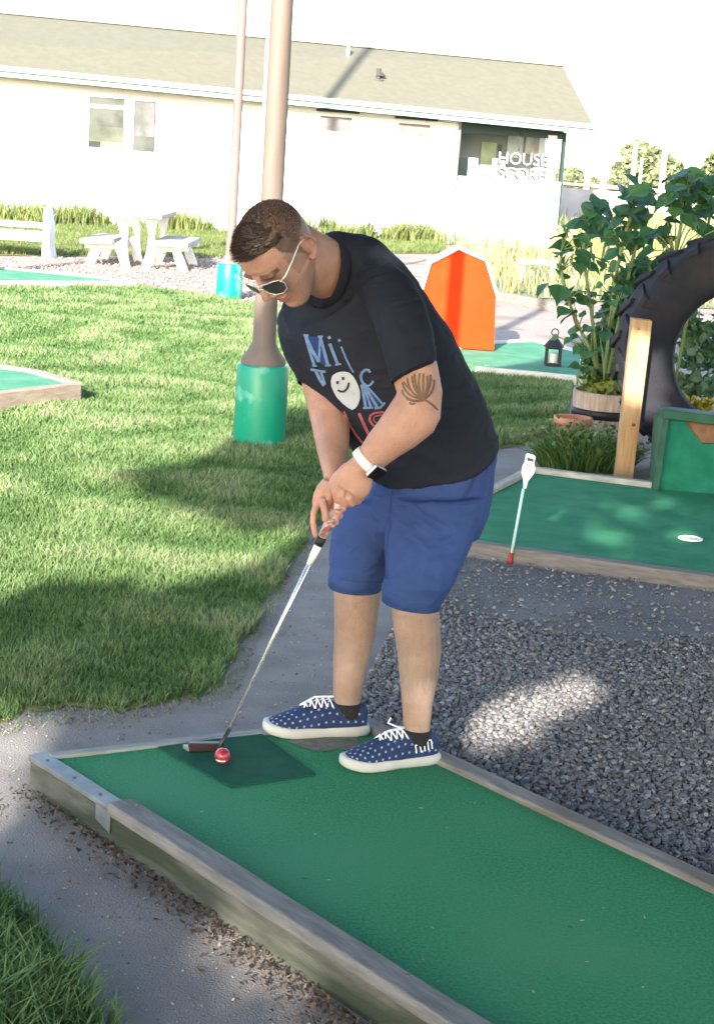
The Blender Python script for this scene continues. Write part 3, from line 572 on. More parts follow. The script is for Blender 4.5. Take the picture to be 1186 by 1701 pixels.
# small greens at the left
def green(label, pts, z, wall, m, near_edge):
    g = thing('putting_green', label, 'putting green', 'mini golf putting greens'); Pp = GP(pts, z)
    MB().prism([p - z1 * .02 for p in Pp], (0, 0, .02)).build('carpet', m, g)
    for i in near_edge: edge(Pp[i], Pp[(i + 1) % len(Pp)], .07, -.02, z + .02, wall[0], wall[1], 'edge_board', g)
    return g
green('wedge of pale green at the left edge beyond the lawn', [(-300, 448), (0, 446), (155, 461), (222, 470), (0, 469), (-300, 462)], .06, ((.5, .42, .33), (.62, .53, .43)), M_carpet_far, (1, 2, 3, 4))
gl = green('raised green with timber side boards at the left edge of the lawn', [(-300, 596), (-40, 606), (46, 618), (124, 640), (-20, 657), (-300, 672)], .115, ((.24, .19, .15), (.33, .27, .21)), M_carpet_far, (0, 1, 2, 3, 4))
sheet('dirt_patch', [(-200, 690), (0, 682), (120, 668), (190, 660), (235, 660), (205, 652), (150, 648), (120, 640), (-200, 650)], .011, M_ground)
green('pale green putting surface around the orange barn', [(680, 612), (730, 585), (820, 571), (885, 567), (960, 586), (1070, 604), (1070, 636), (960, 628), (880, 620), (790, 612)], .05, ((.5, .5, .42), (.62, .62, .52)), M_carpet_far, (1, 2, 3, 4, 6, 7, 8))

# barn
bp_ = G(760, 580, .05); YB = bp_.y; bnm = thing('toy_barn', 'bright orange gambrel roofed mini barn with white trim on the far green', 'mini barn')
def qb(x, y, d=0): return D(x, y, YB + d)
out = [(702, 574), (702, 486), (716, 438), (762, 415), (806, 434), (823, 490), (820, 582)]
M_or = mat('orange_paint', (.64, .036, .006), (.70, .043, .009), 3, .9, spec=.08)
MB().prism([qb(x, y) for x, y in out], (0, .03, 0)).build('front_panel', M_or, bnm)
MB().prism([qb(x, y, .031) for x, y in out], (0, .30, 0)).build('body', M_or, bnm)
top = out[1:6]; rim = MB()
for i in range(4):
    a, b_ = top[i], top[i + 1]; pa, pb_ = qb(*a, -.03), qb(*b_, -.03); d = (pb_ - pa).normalized(); nrm = Vector((-d.z, 0, d.x)); nrm = nrm if (nrm.z > 0 or abs(nrm.z) < .2 and nrm.dot(pa - qb(762, 500)) > 0) else -nrm
    rim.prism([pa - d * .005, pb_ + d * .005, pb_ + d * .005 + nrm * .026, pa - d * .005 + nrm * .026], (0, .40, 0))
rim.build('roof_trim', mat('cream_trim', (.75, .72, .62), rough=.6), bnm)

#SECTION lantern, pots, plants
lt = thing('lantern', 'small black lantern standing on the pale green by the plants', 'lantern'); lg = G(917, 607, .052); YL = lg.y
sL = (PX(lg + Vector((.1, 0, 0)))[0] - PX(lg)[0]) / .1; M_blk = mat('black_metal', (.02, .02, .022), rough=.5, metal=.3)
hw = 13 / sL; fr_ = MB()
for i in (-1, 1):
    for j in (-1, 1): fr_.box(lg + Vector((i * hw * .85, j * hw * .85, .085)), (.008, 0, 0), (0, .008, 0), (0, 0, .075))
fr_.box(lg + Vector((0, 0, .012)), (hw, 0, 0), (0, hw, 0), (0, 0, .012)).box(lg + Vector((0, 0, .155)), (hw, 0, 0), (0, hw, 0), (0, 0, .01)); fr_.build('frame', M_blk, lt)
MB().lathe(lg + Vector((0, 0, .162)), [(hw * 1.35, 0), (hw * 1.2, .015), (hw * .5, .07), (.012, .08), (.012, .1), (.001, .1)], 4 * 6).build('cap', M_blk, lt)
MB().tube([lg + Vector((.03 * math.cos(t), 0, .285 + .03 * math.sin(t))) for t in np.linspace(0, 6.28, 17)], .005, 6, caps=False).build('ring', M_blk, lt)
MB().lathe(lg + Vector((0, 0, .025)), [(.001, 0), (.03, 0), (.03, .08), (.001, .08)], 16).build('candle', mat('wax', (.7, .68, .6), rough=.6), lt)

br = thing('barrel_planter', 'half whiskey barrel planter with a dark hoop beside the tyre', 'planter'); bgp = G(1000, 716); 
MB().lathe(bgp, [(.185, 0), (.205, .08), (.215, .16), (.222, .27), (.205, .275), (.20, .2)], 30).build('staves', mat('barrel_oak', (.32, .24, .19), (.48, .38, .31), 8, .8, .004, 20, stretch=(6, 6, .6)), br, smooth=False)
MB().lathe(bgp, [(.212, .10), (.219, .10), (.224, .16), (.217, .16)], 40).build('hoop', M_blk, br, smooth=True)
MB().lathe(bgp, [(.001, .2), (.2, .2)], 24).build('soil', mat('potting_soil', (.04, .03, .02), rough=1), br)
pp = thing('hosta', 'yellow green leafy plant growing in the barrel planter', 'plant')
C = [bgp + Vector((RNG.normal(0, .09), RNG.normal(0, .09), .26 + abs(RNG.normal(0, .07)))) for _ in range(260)]
leaves('foliage', C, .05, M_LEAF, pp, [(.16, .24, .05), (.28, .32, .07), (.10, .16, .04)], elong=2.2)
wpot = thing('white_pot', 'white plastic pot with tall stems behind the barrel planter', 'flower pot'); wg = G(988, 690)
MB().lathe(wg, [(.001, 0), (.10, 0), (.135, .36), (.145, .36), (.145, .39), (.125, .39), (.12, .33), (.001, .33)], 28).build('pot', mat('white_pot_plastic', (.6, .66, .58), (.7, .74, .68), 4, .45), wpot, smooth=True)
tpot = thing('terracotta_pot', 'terracotta pot half hidden by the grassy bush', 'flower pot'); tg = G(948, 736)
MB().lathe(tg, [(.001, 0), (.085, 0), (.11, .13), (.125, .13), (.125, .17), (.105, .17), (.10, .12), (.001, .12)], 28).build('pot', mat('terracotta', (.42, .17, .09), (.5, .24, .15), 8, .85), tpot, smooth=True)
def blades(n, cx_, cy_, rx, ry, h, z0=0, w_=.006, spread=.5):
    V = []; Fq = []
    for i in range(n):
        a = random.uniform(0, 6.28); r_ = math.sqrt(random.random()); x = cx_ + rx * r_ * math.cos(a); y = cy_ + ry * r_ * math.sin(a); H = h * random.uniform(.5, 1.1) * (1.05 - .45 * r_ * r_)
        lx = (r_ * math.cos(a) * spread + random.gauss(0, .3)) * H; ly = (r_ * math.sin(a) * spread + random.gauss(0, .3)) * H; th = random.uniform(0, 3.14); dx, dy = math.cos(th) * w_, math.sin(th) * w_
        i0 = len(V); V += [(x - dx, y - dy, z0), (x + dx, y + dy, z0), (x + dx * .8 + lx * .4, y + dy * .8 + ly * .4, z0 + H * .65), (x - dx * .8 + lx * .4, y - dy * .8 + ly * .4, z0 + H * .65), (x + lx, y + ly, z0 + H)]; Fq.append(i0)
    i0 = np.array(Fq)[:, None]; return np.array(V), [i0 + np.array([[0, 1, 2, 3]]), i0 + np.array([[3, 2, 4]])]
bu = thing('grassy_bush', 'low dark green feathery bush behind the right lane edge board', 'bush'); bgc = G(975, 788)
V, Fq = blades(1500, bgc.x, bgc.y + .16, .26, .14, .24, 0, .005, .9); cc = np.array([(.05, .12, .03), (.09, .17, .05), (.13, .2, .07)])[RNG.integers(0, 3, len(Fq[0]))]
raw('foliage', V, Fq, np.repeat(cc, 5, 0), M_LEAF, bu)
C = [Vector((bgc.x + RNG.normal(0, .12), bgc.y + .16 + RNG.normal(0, .07), .1 + abs(RNG.normal(0, .07)))) for _ in range(900)]
leaves('leaflets', C, .022, M_LEAF, bu, [(.05, .12, .03), (.1, .19, .06)])
M_stem = mat('plant_stem', (.16, .24, .08), (.24, .3, .12), 8, .7)
def bigleaf(mb_v, mb_f, cols, p, size, dirv, nrm, col):
    """pointed heart shaped leaf, folded along its midrib and drooping"""
    d = Vector(dirv).normalized(); nn = Vector(nrm); nn = (nn - d * nn.dot(d)).normalized(); s = d.cross(nn)
    wid = [.0, .34, .46, .44, .30, .12, 0]; m = len(wid); i0 = len(mb_v)
    for i, w_ in enumerate(wid):
        t = i / (m - 1); base = Vector(p) + d * size * (t - .1) - nn * size * .28 * t * t
        for k in (-1, -.5, 0, .5, 1): mb_v.append(base + s * size * w_ * k + nn * size * (.10 * abs(k) * (1 if w_ else 0) + .02 * math.sin(i * 2 + k * 3)) - d * size * .10 * abs(k) * (1 - t)); cols.append(np.array(col) * (.86 if k == 0 else 1))
    for i in range(m - 1):
        for k in range(4): a = i0 + i * 5 + k; mb_f.append((a, a + 1, a + 6, a + 5))
def sunflower(label, stems, lvs, Y):
    t = thing('sunflower_plant', label, 'plant', 'tall leafy sunflower plants behind the tyre')
    sm = MB()
    for st_ in stems: sm.tube([D(x, y, Y + dy) for x, y, dy in st_], [.011] * (len(st_) - 1) + [.006], 7)
    lvs = list(lvs) + [(x + random.gauss(0, 16), y + random.gauss(4, 18), s_ * random.uniform(.55, .85)) for x, y, s_ in lvs for _ in range(3)]
    V, Fq, C = [], [], []
    allst = [D(x, y, Y + dy) for st_ in stems for x, y, dy in st_]
    for (x, y, s_) in lvs:
        dY = random.uniform(-.22, .22); p = D(x, y, Y + dY); size = s_ * 2.1 / F * Y
        stem = min(allst, key=lambda a: (a - p).length + (0 if a.z < p.z + .05 else .15)); out_ = Vector((p.x - stem.x, p.y - stem.y, 0)) + Vector((random.gauss(0, .05), random.gauss(0, .05), 0)); out_ = out_.normalized() if out_.length > .01 else Vector((1, 0, 0))
        d = out_ * .9 + Vector((0, 0, random.uniform(-.7, .15))); nn = Vector((out_.x * .3 + random.gauss(0, .3), -.55 + random.gauss(0, .35), 1))
        base = p - d.normalized() * size * .45
        bigleaf(V, Fq, C, base, size, d, nn, random.choice([(.045, .15, .06), (.06, .18, .07), (.035, .12, .05), (.08, .2, .07)]))
        sm.tube([stem + Vector((0, 0, -.04)), (stem + base) / 2 + Vector((0, 0, .01)), base], [.005, .004, .003], 5)
    sm.build('stem', M_stem, t, smooth=True)
    me = MB(); me.v = [tuple(v) for v in V]; me.f = Fq; me.c = C; me.build('leaves', M_LEAF, t, smooth=True, fix=False); return t
sunflower('tall leafy plant nearest the lantern with leaves drooping left', [[(990, 612, 0), (982, 585, 0), (960, 540, 0), (940, 490, 0), (930, 440, 0), (935, 405, 0)], [(992, 612, .1), (985, 540, .1), (975, 470, .1), (968, 420, .1), (975, 370, .05)]],
          [(965, 398, 24), (930, 408, 20), (942, 386, 12), (973, 430, 18), (935, 457, 16), (928, 490, 19), (965, 495, 14), (985, 487, 16), (940, 525, 17), (980, 352, 20), (995, 340, 16), (990, 378, 26), (1005, 372, 20), (948, 548, 12), (960, 572, 14), (972, 590, 14), (935, 430, 12)], 10.9)
sunflower('tall leafy plant in the middle of the clump above the post', [[(1004, 620, 0), (1012, 540, 0), (1022, 460, 0), (1034, 400, 0), (1050, 345, 0)], [(1010, 620, .1), (1030, 520, .1), (1050, 430, .1), (1075, 350, .1)]],
          [(1045, 328, 26), (1040, 350, 27), (1075, 335, 25), (1035, 385, 20), (1050, 412, 16), (1010, 425, 16), (1012, 398, 18), (1065, 365, 22), (1030, 352, 18), (1015, 445, 12), (1062, 395, 14), (1018, 480, 14), (1030, 500, 14), (1000, 520, 12), (1040, 470, 15), (1005, 560, 12)], 10.6)
sunflower('tallest leafy plant at the right reaching above the tyre', [[(1100, 640, 0), (1110, 520, 0), (1122, 420, 0), (1135, 350, 0), (1145, 300, 0)], [(1120, 640, .2), (1150, 480, .2), (1175, 380, .2), (1182, 330, .2)]],
          [(1113, 292, 26), (1142, 300, 24), (1168, 315, 25), (1165, 350, 30), (1150, 330, 20), (1100, 335, 22), (1125, 345, 20), (1085, 385, 26), (1105, 400, 18), (1066, 420, 16), (1090, 430, 26), (1112, 432, 20), (1160, 372, 24), (1184, 390, 22), (1132, 320, 16), (1186, 300, 20), (1190, 345, 26)], 10.4)
# undergrowth seen behind and through the tyre
def clumpy(name, label, cat, centers, n, size, cols, kind=None, elong=1.6, group=None):
    C = []
    for i in range(n):
        c, rx, ry, rz = random.choice(centers); v = Vector((random.gauss(0, 1), random.gauss(0, 1), random.gauss(0, 1))); v = v.normalized() * random.random() ** .5
        C.append(Vector(c) + Vector((v.x * rx, v.y * ry, v.z * rz)))
    C = [c for c in C if c.z > 0]
    o = leaves(name, C, size, M_LEAF, None, cols, elong=elong); return tag(o, label, cat, group, kind)
clumpy('undergrowth', 'dense green leafy undergrowth behind the barrel and tyre', 'undergrowth', [(D(1030, 540, 11.2), .16, .2, .35), (D(1010, 590, 11.3), .2, .2, .2), (D(1060, 480, 11.2), .13, .2, .22)], 1500, .045, [(.05, .13, .05), (.08, .18, .06), (.1, .2, .08)], kind='stuff', elong=2.4)
clumpy('flowering_shrub', 'green shrub with small leaves seen through the ring of the tyre', 'shrub', [(D(1170, 560, 11.6), .22, .2, .18), (D(1150, 640, 11.4), .22, .15, .08), (D(1190, 600, 11.8), .3, .2, .1), (D(1130, 520, 11.6), .12, .15, .1)], 900, .05, [(.06, .15, .06), (.1, .2, .1), (.16, .24, .14)])
clumpy('marigolds', 'yellow flowers low behind the tyre above the ramp box', 'flowers', [(D(1130, 665, 10.3), .1, .08, .04), (D(1165, 672, 10.3), .08, .08, .035)], 260, .03, [(.75, .5, .03), (.6, .5, .05), (.2, .28, .06)])
# weeds by the building and in the meadow
def weeds(name, label, poly, n, h, w_, cols, seed):
    X, Y = pts_in(poly, n); V = []; Fq = []; C = []
    den = np.clip(vnoise(X, Y, .9, seed) * 1.6 + .75, .08, 1)
    for x, y, d in zip(X, Y, den):
        if random.random() > d: continue
        H = h * random.uniform(.4, 1.1) * d; c = np.array(random.choice(cols)) * random.uniform(.75, 1.25)
        for k in range(3):
            lx, ly = random.gauss(0, .25) * H, random.gauss(0, .25) * H; th = random.uniform(0, 3.14); dx, dy = math.cos(th) * w_, math.sin(th) * w_; i0 = len(V)
            V += [(x - dx, y - dy, 0), (x + dx, y + dy, 0), (x + dx + lx * .4, y + dy + ly * .4, H * .6), (x - dx + lx * .4, y - dy + ly * .4, H * .6), (x + lx, y + ly, H)]; Fq.append(i0); C += [c] * 5
    i0 = np.array(Fq)[:, None]; return tag(raw(name, np.array(V), [i0 + np.array([[0, 1, 2, 3]]), i0 + np.array([[3, 2, 4]])], C, M_GRASS), label, 'weeds', kind='stuff')
YG = [(.30, .30, .12), (.36, .34, .18), (.21, .25, .10), (.40, .36, .24), (.25, .28, .10)]
wpoly = [W0 + wu * (-2) + wn * .1, W0 + wu * (uP) + wn * .1, W0 + wu * (uP) + wn * 1.0, W0 + wu * (-2) + wn * 1.8]
weeds('wall_weeds', 'yellow green weeds along the foot of the white wall', wpoly, 9000, .50, .011, [(.15, .19, .06), (.24, .25, .10), (.11, .15, .05), (.17, .21, .06)], 2)
weeds('meadow_weeds', 'tall sunlit yellow green weeds behind the orange barn', GP(MEADOW), 13000, .48, .010, YG + [(.5, .36, .2)], 6)
weeds('fence_weeds', 'pale weeds in front of the far fence', [(3.3, 30), (12, 30), (14, 46), (4.6, 46)], 2500, .9, .04, YG, 8)
# timber edging and plank in the meadow
tb = G(824, 500); tb2 = G(945, 524)
te = edge(tb, tb2, .14, 0, .12, (.16, .13, .11), (.28, .24, .2), 'timber_edging', None); tag(te, 'dark timber edging between the pink gravel and the weeds', 'timber edging')
pg = [G(855, 470), G(925, 474)]; lgb = thing('plank_bench', 'pale low plank bench in the sunlit weeds', 'bench')
d_ = (pg[1] - pg[0]).normalized(); MB().box((pg[0] + pg[1]) / 2 + Vector((0, 0, .33)), d_ * .28, (0, .12, 0), (0, 0, .03)).build('seat', mat('pale_plank', (.6, .52, .36), rough=.8), lgb)
for s_2 in (-1, 1): MB().box((pg[0] + pg[1]) / 2 + d_ * .22 * s_2 + Vector((0, 0, .15)), d_ * .03, (0, .09, 0), (0, 0, .15)).build('leg', mat('pale_plank_leg', (.5, .42, .3), rough=.8), lgb)

#SECTION background fence and trees
M_fp = mat('pale_fence_post', (.62, .58, .46), rough=.7)
YF = 46.0; fn = thing('mesh_fence', 'pale rail and mesh fence beyond the building', 'fence')
def qf(x, y, d=0): return D(x, y, YF + d)
for x, y0, y1 in [(928, 298, 372), (1000, 306, 380), (1080, 312, 388), (1145, 318, 390), (1215, 326, 396)]: MB().tube([Vector((qf(x, y0).x, YF, 0)), qf(x, y0)], .05, 8).build('post', M_fp, fn)
MB().tube([qf(905, 303), qf(1300, 333)], .05, 6).build('rail', M_fp, fn)
MB().prism([qf(905, 309), qf(1300, 339), qf(1300, 400), qf(905, 372)], (0, .03, 0)).build('windscreen', mat('grey_screen', (.28, .28, .29), (.42, .41, .42), 1, .8), fn)
for lab, x, y0, r_ in [('leftmost pale pole of the net behind the far fence', 978, 262, .10), ('pale pole in front of the round far tree, left of the pair', 1056, 236, .085), ('thin pale pole close beside a taller one at the far tree', 1066, 262, .05), ('pale pole in front of the round far tree, right of centre', 1106, 232, .1), ('rightmost pale pole of the net beyond the plants', 1160, 252, .085)]:
    b_ = D(x, y0, 50); o = MB().tube([Vector((b_.x, 50, -.05)), b_], [r_, r_ * .8], 10).build('net_pole', M_fp, smooth=True); tag(o, lab, 'pole', 'pale net poles beyond the fence')
M_bark = mat('bark', (.12, .09, .07), (.2, .16, .12), 6, .9, .01, 20, stretch=(3, 3, .5))
def tree(label, px, ytop, ybase, wpx, Y, cols, n=2500, lf=.5):
    t = thing('far_tree', label, 'tree', 'hazy trees on the horizon'); c0 = D(px, (ytop + ybase) / 2, Y); topp = D(px, ytop, Y); wr = wpx / 2 / F * Y; H = topp.z
    tr = MB().tube([Vector((c0.x, Y, -.1)), Vector((c0.x + .2, Y, H * .4)), Vector((c0.x, Y, H * .8))], [.35, .25, .08], 8)
    for k in range(5): a = k * 1.3; tr.tube([Vector((c0.x, Y, H * (.25 + .07 * k))), Vector((c0.x + math.cos(a) * wr * .6, Y + math.sin(a) * wr * .6, H * (.5 + .08 * k)))], [.14, .04], 6)
    tr.build('trunk', M_bark, t); cl = []
    for k in range(16): a = random.uniform(0, 6.28); r_ = random.random() ** .6 * wr * .72; zf = random.uniform(.28, .86); k2 = 1 - max(0, zf - .6) * 1.6; cl.append((Vector((c0.x + math.cos(a) * r_ * k2, Y + math.sin(a) * r_ * k2, H * zf)), wr * .36, wr * .36, H * .15))
    cl.append((Vector((c0.x, Y, H * .5)), wr * .6, wr * .6, H * .3)); C = []
    for i in range(n):
        c, rx, ry, rz = random.choice(cl); v = Vector((random.gauss(0, 1), random.gauss(0, 1), random.gauss(0, 1))).normalized() * random.random() ** .45; C.append(c + Vector((v.x * rx, v.y * ry, v.z * rz)))
    C = [c for c in C if c.z < H * 1.02]
    leaves('crown', C, lf, M_LEAF, t, cols); return t
PG = [(.17, .20, .10), (.21, .24, .13), (.14, .17, .09)]
tree('small pale tree just right of the building gable', 955, 274, 330, 80, 75, PG, 3000, .2)
tree('large round hazy tree above the tall plants', 1083, 236, 350, 150, 80, PG, 8000, .22)
tree('hazy tree cut by the right edge above the plants', 1215, 238, 350, 110, 85, PG, 5000, .22)
tree('lower tree filling in left of the large round one', 1030, 268, 350, 70, 86, PG, 3000, .22)

#SECTION shade tree (behind the camera): its crown throws the shade the photo shows
SH = [(-700, 1060), (0, 1015), (70, 990), (150, 975), (230, 990), (330, 985), (400, 955), (470, 938), (520, 900), (540, 872), (430, 882), (350, 850), (270, 815), (235, 790), (300, 782), (360, 770), (420, 725), (490, 690), (600, 668), (800, 622), (890, 612), (930, 600), (960, 560), (1100, 540), (2000, 520), (2600, 1800), (2000, 3600), (-900, 3600)]
HO = [[(-800, 1150), (0, 1182), (85, 1188), (100, 1205), (60, 1250), (45, 1320), (0, 1385), (-200, 1440), (-900, 1500)],
      [(778, 1238), (800, 1205), (850, 1172), (910, 1150), (965, 1134), (988, 1144), (960, 1170), (900, 1192), (868, 1215), (838, 1240), (800, 1252)],
      [(330, 1560), (380, 1535), (450, 1540), (540, 1580), (560, 1625), (480, 1620), (400, 1600)],
      [(905, 885), (950, 850), (1010, 838), (1090, 850), (1075, 880), (990, 895)], [(1010, 925), (1050, 902), (1100, 905), (1085, 930)], [(1100, 835), (1160, 842), (1190, 865), (1120, 862)], [(1120, 890), (1172, 888), (1170, 905), (1120, 903)],
      [(215, 1560), (250, 1590), (230, 1640), (180, 1600)]]
shp = GP(SH); hop = [GP(h) for h in HO]
X, Y = pts_in(shp, 330000)
k = np.ones(len(X), bool)
for hi_, h_ in enumerate(hop):
    thin = RNG.random(len(X)) < (.12 if hi_ >= 3 else 0)
    for ox, oy in ((0, 0), (.06, 0), (-.06, 0), (0, .17), (0, -.17), (.05, .12), (-.05, -.12), (.05, -.12), (-.05, .12)): k &= ~inpoly(X + ox, Y + oy, h_) | thin
# the sun reaches the upper post and the tyre's lower left
pp_ = [D(1062, 575, 9.3), D(1055, 630, 9.3)]
for p in pp_:
    gx = p.x - SUN.x * p.z / SUN.z; gy = p.y - SUN.y * p.z / SUN.z; k &= ((X - gx) ** 2 / .045 + (Y - gy) ** 2 / .16) > 1
X, Y = X[k], Y[k]; m_n = (Y < 22) & (np.abs(X) < 12); X, Y = X[m_n], Y[m_n]
T = RNG.uniform(9.5, 13.5, len(X)); SV = np.array(SUN)
C = np.stack([X, Y, np.zeros(len(X))], 1) + SV[None] * T[:, None]
print('shade leaves', len(C))
stt = thing('shade_tree', 'broad leafy tree behind the camera that shades the tee', 'tree')
leaves('crown', C, .125, M_LEAF, stt, [(.05, .10, .03), (.07, .13, .04)])
tr = MB().tube([Vector((1.5, -7.5, -.1)), Vector((1.2, -7, 1.6)), Vector((.8, -6.4, 3.0)), Vector((.6, -5.8, 4.2))], [.32, .26, .2, .08], 12)
for (x, y, z) in [(-3, -8, 3.6), (3.5, -8.5, 3.4), (4, -3, 4.3), (-2, -3.5, 4.4), (.5, -1, 4.6), (5, 1, 4.5)]: tr.tube([Vector((1.1, -6.9, 1.9)), Vector(((x + 1) / 2, (y - 6.6) / 2, (z + 3.1) / 2)), Vector((x, y, z))], [.14, .09, .03], 8)
tr.build('trunk', M_bark, stt)

#SECTION person
YB0 = 4.45
def E(lx, ly, rx, ry, Y, b, tilt=0.0):
    """section from its two silhouette points; tilt turns its near side"""
    Lp = D(lx, ly, Y + tilt); Rp = D(rx, ry, Y - tilt); return ((Lp + Rp) / 2, (Rp - Lp) / 2, b)
SKIN = np.array((.36, .21, .155))
# heel/toe ground frame of both feet
def foot_frame(heel, toe):
    H = G(*heel, ZL + .001); T_ = G(*toe, ZL + .001); x = (T_ - H); L_ = x.length; x.normalize(); y = Vector((-x.y, x.x, 0)); return H, x, y, L_
FL = foot_frame((724, 1263), (566, 1277)); FR = foot_frame((609, 1217), (438, 1218))
YL = (FL[0] + FL[1] * .06).y; YR = (FR[0] + FR[1] * .06).y
# ---- head frame
HL = Vector((.76, -.64, .08)).normalized(); HU = Vector((-.6, -.62, .5)); HU = (HU - HL * HU.dot(HL)).normalized(); HF = HL.cross(HU)
HS = 1.07; HO_ = D(467, 419, 4.22)
def h(l, f, u): return HO_ + (HL * l + HF * f + HU * u) * HS
HM = Matrix((HL, HF, HU)).transposed()
body = MB()
hp = [(-.121, .058, .040, .012), (-.116, .078, .015, .023), (-.104, .088, -.005, .033), (-.085, .088, -.035, .044), (-.06, .087, -.062, .055), (-.03, .087, -.082, .067), (0, .087, -.094, .0715), (.03, .090, -.100, .074), (.055, .089, -.100, .0745), (.078, .080, -.092, .070), (.097, .064, -.076, .059), (.110, .042, -.052, .042), (.118, .015, -.026, .020)]
V = []; n = 28
for u, ff, bb_, w_ in hp:
    for k in range(n):
        th = 2 * math.pi * k / n; cs, sn = math.cos(th), math.sin(th); mid, hf = (ff + bb_) / 2, (ff - bb_) / 2
        pw = .82 if cs > 0 else .95; V.append(h(w_ * math.copysign(abs(sn) ** .9, sn), mid + hf * math.copysign(abs(cs) ** pw, cs), u))
m_ = len(hp); body.add(V, [(i * n + k, i * n + (k + 1) % n, (i + 1) * n + (k + 1) % n, (i + 1) * n + k) for i in range(m_ - 1) for k in range(n)] + [tuple(range(n))[::-1], tuple((m_ - 1) * n + k for k in range(n))])
bl_ = lambda l, f, u, a, b_, c: body.ball(h(l, f, u), a, b_, c, HM)
body.tube([h(0, .086, .034), h(0, .099, .014), h(0, .113, -.006), h(0, .117, -.016)], [.009, .010, .012, .011], 10)     # nose
bl_(.011, .100, -.019, .009, .011, .008); bl_(-.011, .100, -.019, .009, .011, .008)
bl_(0, .090, -.047, .024, .010, .007); bl_(0, .088, -.059, .020, .011, .008)                                             # lips
bl_(0, .078, -.092, .024, .016, .016); bl_(0, .082, .036, .056, .014, .010)                                                # chin, brow
                                    # cheekbones
for s_ in (-1, 1):                                                                                                          # ears
    body.tube([h((.078 + .010 * (t > 1.2) + .004 * math.sin(t)) * s_, -.012 - .020 * math.sin(t) + .012 * (t < .5), .006 - .034 * math.cos(t)) for t in np.linspace(-.1, 3.3, 12)], .0058, 8); body.ball(h(.079 * s_, -.014, .004), .006, .016, .028, HM); body.ball(h(.079 * s_, -.003, -.026), .007, .008, .009, HM)
# ---- neck and trunk
nk = [E(462, 462, 500, 366, 4.26, .05), E(495, 480, 524, 380, 4.29, .056, .01), E(517, 490, 547, 393, 4.34, .058, .02), E(536, 498, 580, 410, 4.39, .058, .02)]
body.loft(nk, 20)
TS = [E(519, 506, 561, 401, 4.355, .070, .02), E(503, 510, 584, 401, 4.37, .098, .03), E(472, 518, 632, 418, 4.40, .125, .06), E(464, 540, 670, 448, 4.42, .130, .07), E(476, 585, 704, 494, 4.44, .140, .07), E(498, 615, 728, 530, 4.455, .145, .07), E(528, 642, 752, 568, 4.47, .145, .06),
      E(556, 690, 784, 627, 4.49, .145, .05), E(578, 725, 806, 676, 4.51, .148, .05), E(596, 752, 820, 722, 4.53, .148, .05), E(612, 768, 828, 748, 4.545, .148, .05), E(626, 776, 822, 760, 4.55, .145, .05)]
def shrink(s, k): return (s[0], s[1] * k, s[2] * k)
body.loft([E(532, 490, 572, 412, 4.39, .05), shrink(TS[3], .42), shrink(TS[4], .62)] + [shrink(s, .70) for s in TS[5:]] + [E(660, 830, 790, 825, 4.56, .09), E(665, 870, 780, 868, 4.54, .07)], 20)
# ---- arms
armL = [E(604, 500, 690, 500, 4.26, .05), E(632, 560, 712, 548, 4.21, .052), E(650, 618, 722, 585, 4.18, .052), E(655, 640, 728, 612, 4.165, .050), E(661, 660, 735, 650, 4.155, .046), E(672, 682, 732, 690, 4.15, .036)]
body.loft(armL, 18)
forL = [E(690, 640, 730, 676, 4.15, .030), E(662, 648, 732, 694, 4.15, .044), E(645, 675, 720, 718, 4.15, .047), E(627, 701, 690, 742, 4.15, .043), E(611, 722, 660, 760, 4.155, .036), E(598, 744, 636, 778, 4.16, .029), E(590, 756, 622, 788, 4.165, .027), E(582, 762, 618, 796, 4.17, .027)]
body.loft(forL, 18)
armR = [E(462, 540, 530, 545, 4.52, .05), E(484, 590, 550, 594, 4.50, .05), E(500, 632, 562, 634, 4.48, .046), E(508, 665, 574, 668, 4.46, .046), E(515, 695, 581, 699, 4.43, .045), E(521, 722, 581, 728, 4.38, .042), E(527, 748, 579, 756, 4.33, .036), E(533, 772, 572, 778, 4.28, .030), E(538, 790, 566, 797, 4.25, .027), E(538, 800, 566, 808, 4.24, .026)]
body.loft(armR, 18)
# ---- hands.  club axis: from the head on the mat up to the hands
CH = G(366, 1243, ZL + .012); CT = D(590, 779, 4.20); ca = (CT - CH).normalized()
def ctp(px, py):    # point on the club axis nearest to the pixel's height
    lo2, hi2 = 0.0, 1.0
    for _ in range(30):
        md = (lo2 + hi2) / 2
        if PX(CH.lerp(CT, md))[1] > py: lo2 = md
        else: hi2 = md
    return CH.lerp(CT, lo2)
Yh = ctp(0, 830).y
H3 = lambda x, y, d=0: D(x, y, Yh + d)
def fing(pts, r): body.tube([H3(*p) for p in pts], [r * 1.03, r, r * .97, r * .92, r * .72][:len(pts)] if len(pts) <= 5 else r, 9)
def palm(secs): body.loft([(((H3(a, b_, d) + H3(c, e_, d)) / 2), (H3(c, e_, d) - H3(a, b_, d)) / 2, t_) for a, b_, c, e_, d, t_ in secs], 16, p=2.3)
# left (upper) hand: back towards the camera, fingers closed round the grip
palm([(585, 762, 620, 794, -.04, .024), (570, 770, 618, 808, -.044, .023), (558, 782, 613, 822, -.046, .022), (556, 798, 602, 830, -.044, .020)])
fing([(560, 800, -.046), (556, 818, -.052), (560, 832, -.042), (570, 836, -.012), (578, 830, .012)], .0095)
fing([(572, 806, -.046), (567, 824, -.054), (572, 838, -.042), (582, 838, -.012), (588, 830, .012)], .0098)
fing([(584, 812, -.044), (580, 828, -.050), (585, 838, -.038), (593, 834, -.01), (597, 826, .01)], .0092)
fing([(597, 812, -.042), (594, 826, -.046), (597, 833, -.034), (602, 828, -.01), (604, 822, .006)], .0082)
fing([(562, 786, -.035), (552, 800, -.034), (548, 816, -.030), (546, 830, -.026)], .0102)
